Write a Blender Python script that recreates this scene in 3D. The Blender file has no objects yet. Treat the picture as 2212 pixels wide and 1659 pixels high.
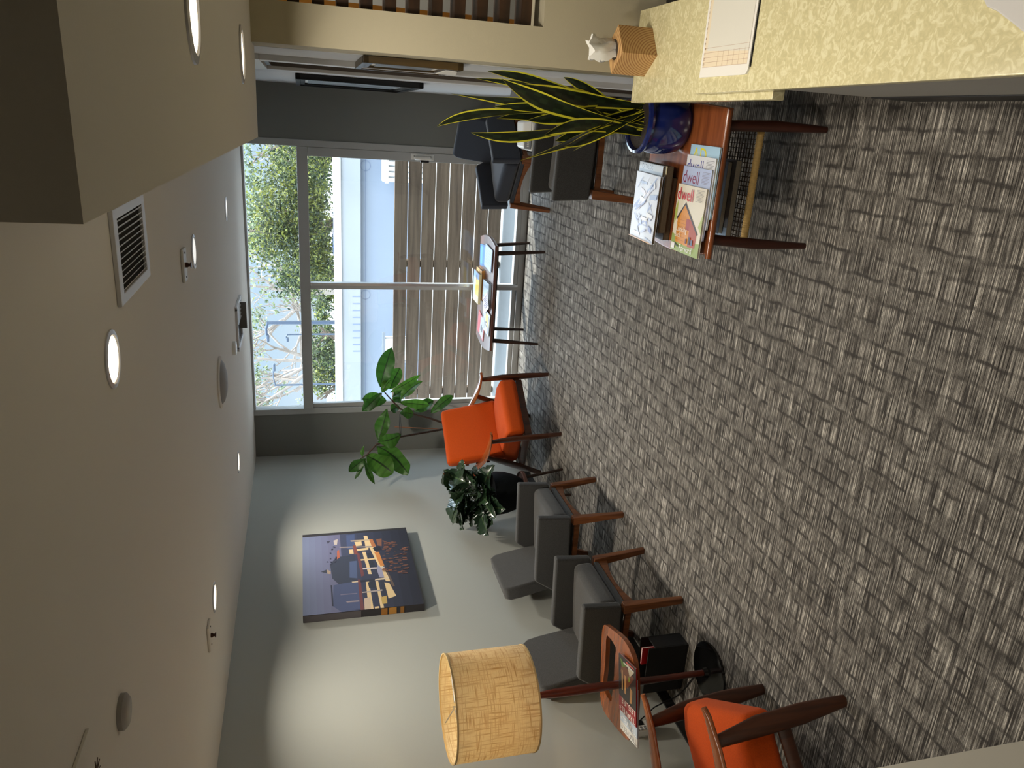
import bpy, bmesh, math, random
from mathutils import Vector, Matrix, Euler
C = bpy.context.scene.collection
R = math.radians
PI = math.pi
random.seed(11)

# ------------------------------------------------------------------ helpers
def lin(c):
    f = lambda v: v/12.92 if v <= .04045 else ((v+.055)/1.055)**2.4
    return tuple(f(v/255.) for v in c)

MATS = {}
def mat(name, col, rough=.6, metal=0, spec=.5, noise=None, bump=None, trans=None, sheen=0, emit=None, coat=0):
    """principled material; noise=(scale, amount) varies the colour, bump=(scale, strength); col is sRGB 0-255"""
    m = bpy.data.materials.new(name); m.use_nodes = True; MATS[name] = m
    nt = m.node_tree; p = nt.nodes['Principled BSDF']; L = nt.links
    c = lin(col)
    p.inputs['Base Color'].default_value = (*c, 1)
    p.inputs['Roughness'].default_value = rough
    p.inputs['Metallic'].default_value = metal
    p.inputs['Specular IOR Level'].default_value = spec
    if sheen: p.inputs['Sheen Weight'].default_value = sheen
    if coat: p.inputs['Coat Weight'].default_value = coat
    if emit:
        p.inputs['Emission Color'].default_value = (*lin(emit[0]), 1); p.inputs['Emission Strength'].default_value = emit[1]
    tc = nt.nodes.new('ShaderNodeTexCoord')
    if noise:
        n = nt.nodes.new('ShaderNodeTexNoise'); n.inputs['Scale'].default_value = noise[0]; n.inputs['Detail'].default_value = 4
        L.new(tc.outputs['Object'], n.inputs['Vector'])
        r = nt.nodes.new('ShaderNodeValToRGB')
        a = noise[1]
        r.color_ramp.elements[0].position = .3; r.color_ramp.elements[1].position = .7
        r.color_ramp.elements[0].color = (*[v*(1-a) for v in c], 1); r.color_ramp.elements[1].color = (*[min(1, v*(1+a)) for v in c], 1)
        L.new(n.outputs['Fac'], r.inputs['Fac']); L.new(r.outputs['Color'], p.inputs['Base Color'])
    if bump:
        n = nt.nodes.new('ShaderNodeTexNoise'); n.inputs['Scale'].default_value = bump[0]; n.inputs['Detail'].default_value = 3
        L.new(tc.outputs['Object'], n.inputs['Vector'])
        b = nt.nodes.new('ShaderNodeBump'); b.inputs['Strength'].default_value = bump[1]; b.inputs['Distance'].default_value = .004
        L.new(n.outputs['Fac'], b.inputs['Height']); L.new(b.outputs['Normal'], p.inputs['Normal'])
    return m

def wood(name, c1, c2, axis=0, rough=.35, scale=9., stretch=.08, coat=0.0, spec=.5):
    m = bpy.data.materials.new(name); m.use_nodes = True; MATS[name] = m
    nt = m.node_tree; p = nt.nodes['Principled BSDF']; L = nt.links
    tc = nt.nodes.new('ShaderNodeTexCoord'); mp = nt.nodes.new('ShaderNodeMapping')
    sc = [1, 1, 1]; sc[axis] = stretch; mp.inputs['Scale'].default_value = sc
    n = nt.nodes.new('ShaderNodeTexNoise'); n.inputs['Scale'].default_value = scale*4; n.inputs['Detail'].default_value = 6; n.inputs['Distortion'].default_value = .6
    r = nt.nodes.new('ShaderNodeValToRGB')
    r.color_ramp.elements[0].position = .3; r.color_ramp.elements[1].position = .72
    r.color_ramp.elements[0].color = (*lin(c1), 1); r.color_ramp.elements[1].color = (*lin(c2), 1)
    L.new(tc.outputs['Object'], mp.inputs['Vector']); L.new(mp.outputs['Vector'], n.inputs['Vector'])
    L.new(n.outputs['Fac'], r.inputs['Fac']); L.new(r.outputs['Color'], p.inputs['Base Color'])
    p.inputs['Roughness'].default_value = rough; p.inputs['Coat Weight'].default_value = coat; p.inputs['Coat Roughness'].default_value = .15
    p.inputs['Specular IOR Level'].default_value = spec
    return m

def printmat(name, rough=.35, coat=0.0):
    """printed paper, canvas and leaves: the colour of each face is in the mesh's Col attribute"""
    m = bpy.data.materials.new(name); m.use_nodes = True; MATS[name] = m
    nt = m.node_tree; p = nt.nodes['Principled BSDF']
    a = nt.nodes.new('ShaderNodeAttribute'); a.attribute_name = 'Col'
    nt.links.new(a.outputs['Color'], p.inputs['Base Color'])
    p.inputs['Roughness'].default_value = rough; p.inputs['Coat Weight'].default_value = coat
    return m

def leafmat(name, rough=.4, trans=.35, coat=0.):
    m = printmat(name, rough, coat); nt = m.node_tree; p = nt.nodes['Principled BSDF']
    a = [n for n in nt.nodes if n.type == 'ATTRIBUTE'][0]
    t = nt.nodes.new('ShaderNodeBsdfTranslucent'); mx = nt.nodes.new('ShaderNodeMixShader'); mx.inputs[0].default_value = trans
    nt.links.new(a.outputs['Color'], t.inputs['Color'])
    nt.links.new(p.outputs[0], mx.inputs[1]); nt.links.new(t.outputs[0], mx.inputs[2])
    nt.links.new(mx.outputs[0], nt.nodes['Material Output'].inputs['Surface'])
    return m

class MB:
    """collects shapes and links them as ONE mesh object"""
    def __init__(s):
        s.bm = bmesh.new(); s.mats = []; s.col = s.bm.loops.layers.float_color.new('Col')
    def _add(s, t, m=None, M=None, smooth=True, color=None):
        if M is not None: bmesh.ops.transform(t, matrix=M, verts=t.verts)
        if m not in s.mats: s.mats.append(m)
        mi = s.mats.index(m); vm = {}
        for v in t.verts: vm[v] = s.bm.verts.new(v.co)
        for f in t.faces:
            try: g = s.bm.faces.new([vm[v] for v in f.verts])
            except ValueError: continue
            g.material_index = mi; g.smooth = smooth
            if color is not None:
                for l in g.loops: l[s.col] = (*color, 1)
        t.free()
    def box(s, c, size, m=None, bevel=0, seg=2, rot=None, color=None, taper=None):
        t = bmesh.new(); bmesh.ops.create_cube(t, size=1)
        for v in t.verts:
            k = 1
            if taper and v.co.z > 0: k = taper
            v.co = Vector((v.co.x*size[0]*k, v.co.y*size[1]*k, v.co.z*size[2]))
        if bevel: bmesh.ops.bevel(t, geom=t.edges[:], offset=bevel, segments=seg, profile=.5, affect='EDGES')
        M = Matrix.Translation(Vector(c))
        if rot is not None: M = M @ (rot if isinstance(rot, Matrix) else Euler(rot).to_matrix().to_4x4())
        s._add(t, m, M, color=color); return s
    def hexa(s, low, high, m=None, bevel=0, seg=2, color=None):
        """a solid between two quads given corner by corner"""
        t = bmesh.new(); a = [t.verts.new(p) for p in low]; b = [t.verts.new(p) for p in high]
        n = len(a); t.faces.new(a[::-1]); t.faces.new(b)
        for i in range(n): t.faces.new([a[i], a[(i+1) % n], b[(i+1) % n], b[i]])
        bmesh.ops.recalc_face_normals(t, faces=t.faces)
        if bevel: bmesh.ops.bevel(t, geom=t.edges[:], offset=bevel, segments=seg, profile=.5, affect='EDGES')
        s._add(t, m, color=color); return s
    def prism(s, pts, z0, z1, m=None, M=None, bevel=0, seg=2, color=None):
        t = bmesh.new(); a = [t.verts.new((p[0], p[1], z0)) for p in pts]; b = [t.verts.new((p[0], p[1], z1)) for p in pts]
        n = len(a); t.faces.new(a[::-1]); t.faces.new(b)
        for i in range(n): t.faces.new([a[i], a[(i+1) % n], b[(i+1) % n], b[i]])
        bmesh.ops.recalc_face_normals(t, faces=t.faces)
        if bevel:
            e = [e for e in t.edges if abs(e.verts[0].co.z-e.verts[1].co.z) < 1e-6]
            bmesh.ops.bevel(t, geom=e, offset=bevel, segments=seg, profile=.5, affect='EDGES')
        s._add(t, m, M, color=color); return s
    def tube(s, pts, rad, m=None, seg=10, flat=None, up=None, color=None):
        """sweep an ellipse; rad per point or one number; flat=(a,b) scales across/along up"""
        P = [Vector(p) for p in pts]; n = len(P)
        rr = rad if isinstance(rad, (list, tuple)) else [rad]*n
        fl = flat if isinstance(flat, list) else [flat or (1, 1)]*n
        t = bmesh.new(); rings = []; U = Vector(up) if up else None; prev = None
        for i in range(n):
            d = (P[min(i+1, n-1)]-P[max(i-1, 0)]).normalized()
            if U is not None: ref = U
            elif prev is not None: ref = prev
            else: ref = Vector((0, 0, 1)) if abs(d.z) < .9 else Vector((1, 0, 0))
            a = d.cross(ref); a = a.normalized() if a.length > 1e-6 else d.orthogonal().normalized()
            b = a.cross(d).normalized(); prev = b
            rings.append([t.verts.new(P[i]+a*math.cos(2*PI*k/seg)*rr[i]*fl[i][0]+b*math.sin(2*PI*k/seg)*rr[i]*fl[i][1]) for k in range(seg)])
        for i in range(n-1):
            for k in range(seg): t.faces.new([rings[i][k], rings[i][(k+1) % seg], rings[i+1][(k+1) % seg], rings[i+1][k]])
        t.faces.new(rings[0][::-1]); t.faces.new(rings[-1])
        bmesh.ops.recalc_face_normals(t, faces=t.faces)
        s._add(t, m, color=color); return s
    def lathe(s, prof, m=None, c=(0, 0, 0), seg=32, M=None, color=None):
        t = bmesh.new(); rings = []
        for r, z in prof:
            if r < 1e-6: rings.append([t.verts.new((0, 0, z))])
            else: rings.append([t.verts.new((r*math.cos(2*PI*k/seg), r*math.sin(2*PI*k/seg), z)) for k in range(seg)])
        for a, b in zip(rings, rings[1:]):
            for k in range(seg):
                q = [a[k % len(a)], a[(k+1) % len(a)], b[(k+1) % len(b)], b[k % len(b)]]
                u = []
                for v in q:
                    if v not in u: u.append(v)
                if len(u) > 2: t.faces.new(u)
        T = Matrix.Translation(Vector(c))
        s._add(t, m, T @ M if M is not None else T, color=color); return s
    def poly(s, pts, m=None, color=None, smooth=False):
        t = bmesh.new(); t.faces.new([t.verts.new(p) for p in pts]); s._add(t, m, smooth=smooth, color=color); return s
    def grid(s, rows, m=None, color=None, cols=None):
        """a sheet from rows of points; cols gives a colour per column strip"""
        vs = [[s.bm.verts.new(p) for p in r] for r in rows]
        if m not in s.mats: s.mats.append(m)
        mi = s.mats.index(m)
        for i in range(len(vs)-1):
            for j in range(len(vs[0])-1):
                f = s.bm.faces.new([vs[i][j], vs[i][j+1], vs[i+1][j+1], vs[i+1][j]]); f.material_index = mi; f.smooth = True
                c = cols[j] if cols else color
                if c is not None:
                    for l in f.loops: l[s.col] = (*c, 1)
        return s
    def text(s, txt, size, M, m=None, color=None, extrude=0, sx=1.):
        cu = bpy.data.curves.new('lettering', 'FONT'); cu.body = txt; cu.size = size; cu.extrude = extrude; cu.resolution_u = 3
        o = bpy.data.objects.new('lettering', cu); C.objects.link(o)
        dg = bpy.context.evaluated_depsgraph_get(); me = bpy.data.meshes.new_from_object(o.evaluated_get(dg))
        t = bmesh.new(); t.from_mesh(me); bpy.data.objects.remove(o); bpy.data.curves.remove(cu); bpy.data.meshes.remove(me)
        s._add(t, m, M @ Matrix.Diagonal((sx, 1, 1, 1)), smooth=False, color=color); return s
    def build(s, name, parent=None, loc=None, rot=None, sharp=38, **kw):
        bm = s.bm; bm.normal_update()
        for e in bm.edges:
            if len(e.link_faces) == 2 and e.calc_face_angle(0) > R(sharp): e.smooth = False
        me = bpy.data.meshes.new(name); bm.to_mesh(me); bm.free()
        for m in s.mats: me.materials.append(m)
        o = bpy.data.objects.new(name, me); C.objects.link(o)
        if len(me.polygons) < 6000:
            wn = o.modifiers.new('face_weighted_normals', 'WEIGHTED_NORMAL'); wn.keep_sharp = True
        if parent: o.parent = parent
        if loc: o.location = loc
        if rot: o.rotation_euler = rot
        return o

def tag(o, label, cat, group=None, kind=None):
    o['label'] = label; o['category'] = cat
    if group: o['group'] = group
    if kind: o['kind'] = kind
    return o
def thing(name, label, cat, loc=(0, 0, 0), rotz=0, group=None):
    o = bpy.data.objects.new(name, None); o.empty_display_size = .1; C.objects.link(o)
    o.location = loc; o.rotation_euler = (0, 0, rotz); return tag(o, label, cat, group)
def struct(o, label=None):
    o['kind'] = 'structure'
    if label: o['label'] = label
    return o
def empty_struct(name, label, loc=(0, 0, 0)):
    o = bpy.data.objects.new(name, None); C.objects.link(o); o.location = loc; return struct(o, label)
def dup(root, loc, rotz, label=None, group=None):
    r = root.copy(); C.objects.link(r); r.location = loc; r.rotation_euler = (0, 0, rotz)
    if label: r['label'] = label
    if group: r['group'] = group
    for ch in list(root.children):
        c = ch.copy(); C.objects.link(c); c.parent = r
        for g in list(ch.children):
            d = g.copy(); C.objects.link(d); d.parent = c
    return r
def under(part, *kids):
    for k in kids: k.parent = part
    return part
def rrect(w, d, r, n=6, cx=0, cy=0):
    p = []
    for sx, sy, a0 in ((1, 1, 0), (-1, 1, 90), (-1, -1, 180), (1, -1, 270)):
        for k in range(n+1):
            a = R(a0+90*k/n); p.append((cx+sx*(w/2-r)+r*math.cos(a), cy+sy*(d/2-r)+r*math.sin(a)))
    return p
def basis(o, x, y):
    """matrix whose local x and y point along x and y, at o"""
    x = Vector(x).normalized(); y = Vector(y).normalized(); z = x.cross(y)
    M = Matrix((x, y, z)).transposed().to_4x4(); M.translation = Vector(o); return M
def lerp(a, b, t): return Vector(a)*(1-t)+Vector(b)*t
def S(*c): return lin(c)

# ------------------------------------------------------------------ materials
wall_m = mat('wall_paint_grey_green', (172, 175, 170), .75, spec=.3, bump=(180, .06))
beige_m = mat('wall_paint_beige', (184, 176, 152), .75, spec=.3, bump=(180, .06))
dark_wall_m = mat('wall_paint_dark_grey', (122, 124, 121), .7, spec=.3, bump=(180, .06))
white_wall_m = mat('wall_paint_white', (196, 198, 200), .7, spec=.3)
ceil_m = mat('ceiling_paint', (222, 218, 211), .85, spec=.2, bump=(160, .05))
white_trim = mat('white_trim', (205, 206, 206), .45)
alu = mat('white_aluminium_frame', (176, 178, 178), .35, spec=.5)
alu_bright = mat('bare_aluminium', (215, 218, 222), .22, metal=.7)
black_vinyl = mat('black_vinyl', (22, 22, 23), .5)
grey_fab = mat('charcoal_fabric', (60, 60, 60), .92, spec=.2, noise=(260, .3), bump=(700, .35), sheen=.25)
navy_fab = mat('dark_navy_fabric', (42, 46, 56), .9, spec=.2, noise=(260, .25), bump=(700, .35), sheen=.3)
orange_fab = mat('orange_fabric', (186, 72, 16), .88, spec=.15, noise=(240, .12), bump=(700, .3), sheen=.04)
teak = wood('teak_leg', (86, 48, 26), (134, 82, 46), axis=2, rough=.4)
teak_arm = wood('teak_arm', (110, 56, 28), (158, 90, 44), axis=1, rough=.22, coat=.4)
walnut = wood('walnut_table', (70, 42, 34), (110, 74, 62), axis=0, rough=.3, coat=.3)
walnut_dark = wood('dark_walnut_leg', (34, 22, 17), (58, 36, 26), axis=2, rough=.4)
teak_top = wood('teak_top', (112, 60, 30), (152, 86, 46), axis=0, rough=.25, coat=.5)
red_leg = wood('reddish_leg', (44, 20, 13), (70, 32, 20), axis=2, rough=.35)
cane = mat('woven_cane', (232, 196, 124), .6, noise=(90, .12))
cane_dark = mat('dark_cane_strand', (58, 44, 30), .7)
black_gloss = mat('glossy_black_metal', (12, 12, 12), .12)
paper = mat('paper', (232, 230, 224), .6)
page_m = mat('page_edges', (206, 200, 182), .8, noise=(300, .12))
page_dark = mat('aged_page_edges', (92, 80, 62), .8, noise=(300, .2))
print_m = printmat('printed_cover', .3, .3)
print_gloss = printmat('wrapped_cover', .28, .25)
canvas_m = printmat('printed_canvas', .6)
leaf_m = leafmat('broad_leaf', .42, .5)
leaf_gloss = leafmat('glossy_leaf', .22, .06, .8)
snake_m = leafmat('snake_plant_leaf', .4, .12)
bark = mat('bark', (66, 50, 40), .85, noise=(60, .3), bump=(120, .6))
soil = mat('soil', (40, 32, 26), .95, noise=(120, .4), bump=(150, .8))
white_plastic = mat('white_plastic', (228, 228, 224), .35)
grey_plastic = mat('grey_plastic', (120, 124, 130), .35)
dark_plastic = mat('dark_plastic', (26, 26, 28), .35)
steel = mat('steel', (190, 190, 190), .3, metal=.8)
SNAKE=[((-0.042, 3.16, 1.476), (0.028, 3.147, 1.172), 0.026), ((0.088, 3.22, 1.416), (0.068, 3.187, 1.069), 0.026), ((-0.049, 3.02, 1.369), (-0.031, 3.053, 1.054), 0.026), ((0.159, 3.24, 1.312), (0.151, 3.2, 0.927), 0.022), ((0.177, 3.2, 1.274), (0.153, 3.173, 0.984), 0.026), ((-0.144, 2.97, 1.18), (-0.048, 3.02, 0.922), 0.026), ((0.19, 3.2, 0.952), (0.141, 3.173, 0.828), 0.02), ((0.044, 3.18, 1.248), (0.061, 3.16, 0.98), 0.022), ((0.012, 3.1, 1.123), (0.035, 3.107, 0.924), 0.03), ((0.15, 3.03, 1.254), (0.065, 3.06, 0.99), 0.034), ((0.112, 3.15, 1.014), (0.113, 3.14, 0.847), 0.03), ((-0.053, 3.0, 1.087), (0.005, 3.04, 0.873), 0.026), ((-0.081, 2.98, 1.003), (-0.036, 3.027, 0.85), 0.02), ((0.14, 3.1, 1.146), (0.107, 3.107, 0.931), 0.03), ((-0.014, 3.04, 0.909), (0.001, 3.067, 0.79), 0.02), ((0.059, 3.18, 0.876), (0.054, 3.16, 0.759), 0.024)]
FIG=[((-2.332, 6.5, 1.372), (-1.965, 6.5, 1.276), 0.068), ((-2.363, 6.53, 1.281), (-2.164, 6.53, 1.195), 0.06), ((-2.366, 6.45, 1.361), (-2.241, 6.45, 1.283), 0.036), ((-2.366, 6.44, 1.362), (-2.535, 6.44, 1.534), 0.044), ((-2.47, 6.52, 1.313), (-2.446, 6.52, 1.527), 0.064), ((-2.357, 6.42, 1.293), (-2.199, 6.42, 1.024), 0.028), ((-2.429, 6.4, 1.206), (-2.247, 6.4, 1.014), 0.052), ((-2.449, 6.55, 1.253), (-2.366, 6.55, 1.108), 0.048), ((-2.438, 6.38, 1.209), (-2.473, 6.38, 0.942), 0.04), ((-2.585, 6.5, 1.061), (-2.477, 6.5, 0.886), 0.052), ((-2.58, 6.45, 0.912), (-2.411, 6.45, 0.717), 0.044), ((-2.533, 6.36, 1.21), (-2.547, 6.36, 1.085), 0.048), ((-2.502, 6.4, 1.317), (-2.803, 6.4, 1.394), 0.06), ((-2.528, 6.5, 1.193), (-2.56, 6.5, 1.274), 0.044), ((-2.479, 6.56, 1.252), (-2.464, 6.56, 1.171), 0.044), ((-2.688, 6.1, 1.43), (-2.639, 6.1, 1.227), 0.064), ((-2.721, 6.08, 1.44), (-2.985, 6.08, 1.157), 0.104), ((-2.791, 6.04, 1.526), (-2.957, 6.04, 1.303), 0.092), ((-2.797, 6.0, 1.537), (-2.906, 6.0, 1.679), 0.044), ((-2.804, 6.0, 1.552), (-2.981, 6.0, 1.624), 0.018), ((-2.813, 6.0, 1.544), (-3.037, 6.0, 1.468), 0.024), ((-2.81, 6.05, 1.556), (-2.698, 6.05, 1.548), 0.018)]
STEMA=[(-2.744, 6.55, 0.726), (-2.648, 6.5, 0.919), (-2.595, 6.48, 1.072), (-2.53, 6.46, 1.198), (-2.413, 6.48, 1.302), (-2.341, 6.5, 1.364)]
STEMB=[(-2.76, 6.5, 0.735), (-2.733, 6.35, 1.022), (-2.703, 6.22, 1.216), (-2.713, 6.1, 1.438), (-2.782, 6.04, 1.526), (-2.804, 6.02, 1.58)]
STAKE=[(-2.682, 6.4, 1.247), (-2.766, 6.5, 0.789)]
TIES=[[(-2.582, 6.46, 1.197), (-2.654, 6.36, 1.212), (-2.703, 6.23, 1.215)], [(-2.608, 6.46, 1.19), (-2.655, 6.36, 1.196), (-2.704, 6.23, 1.211)]]
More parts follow.
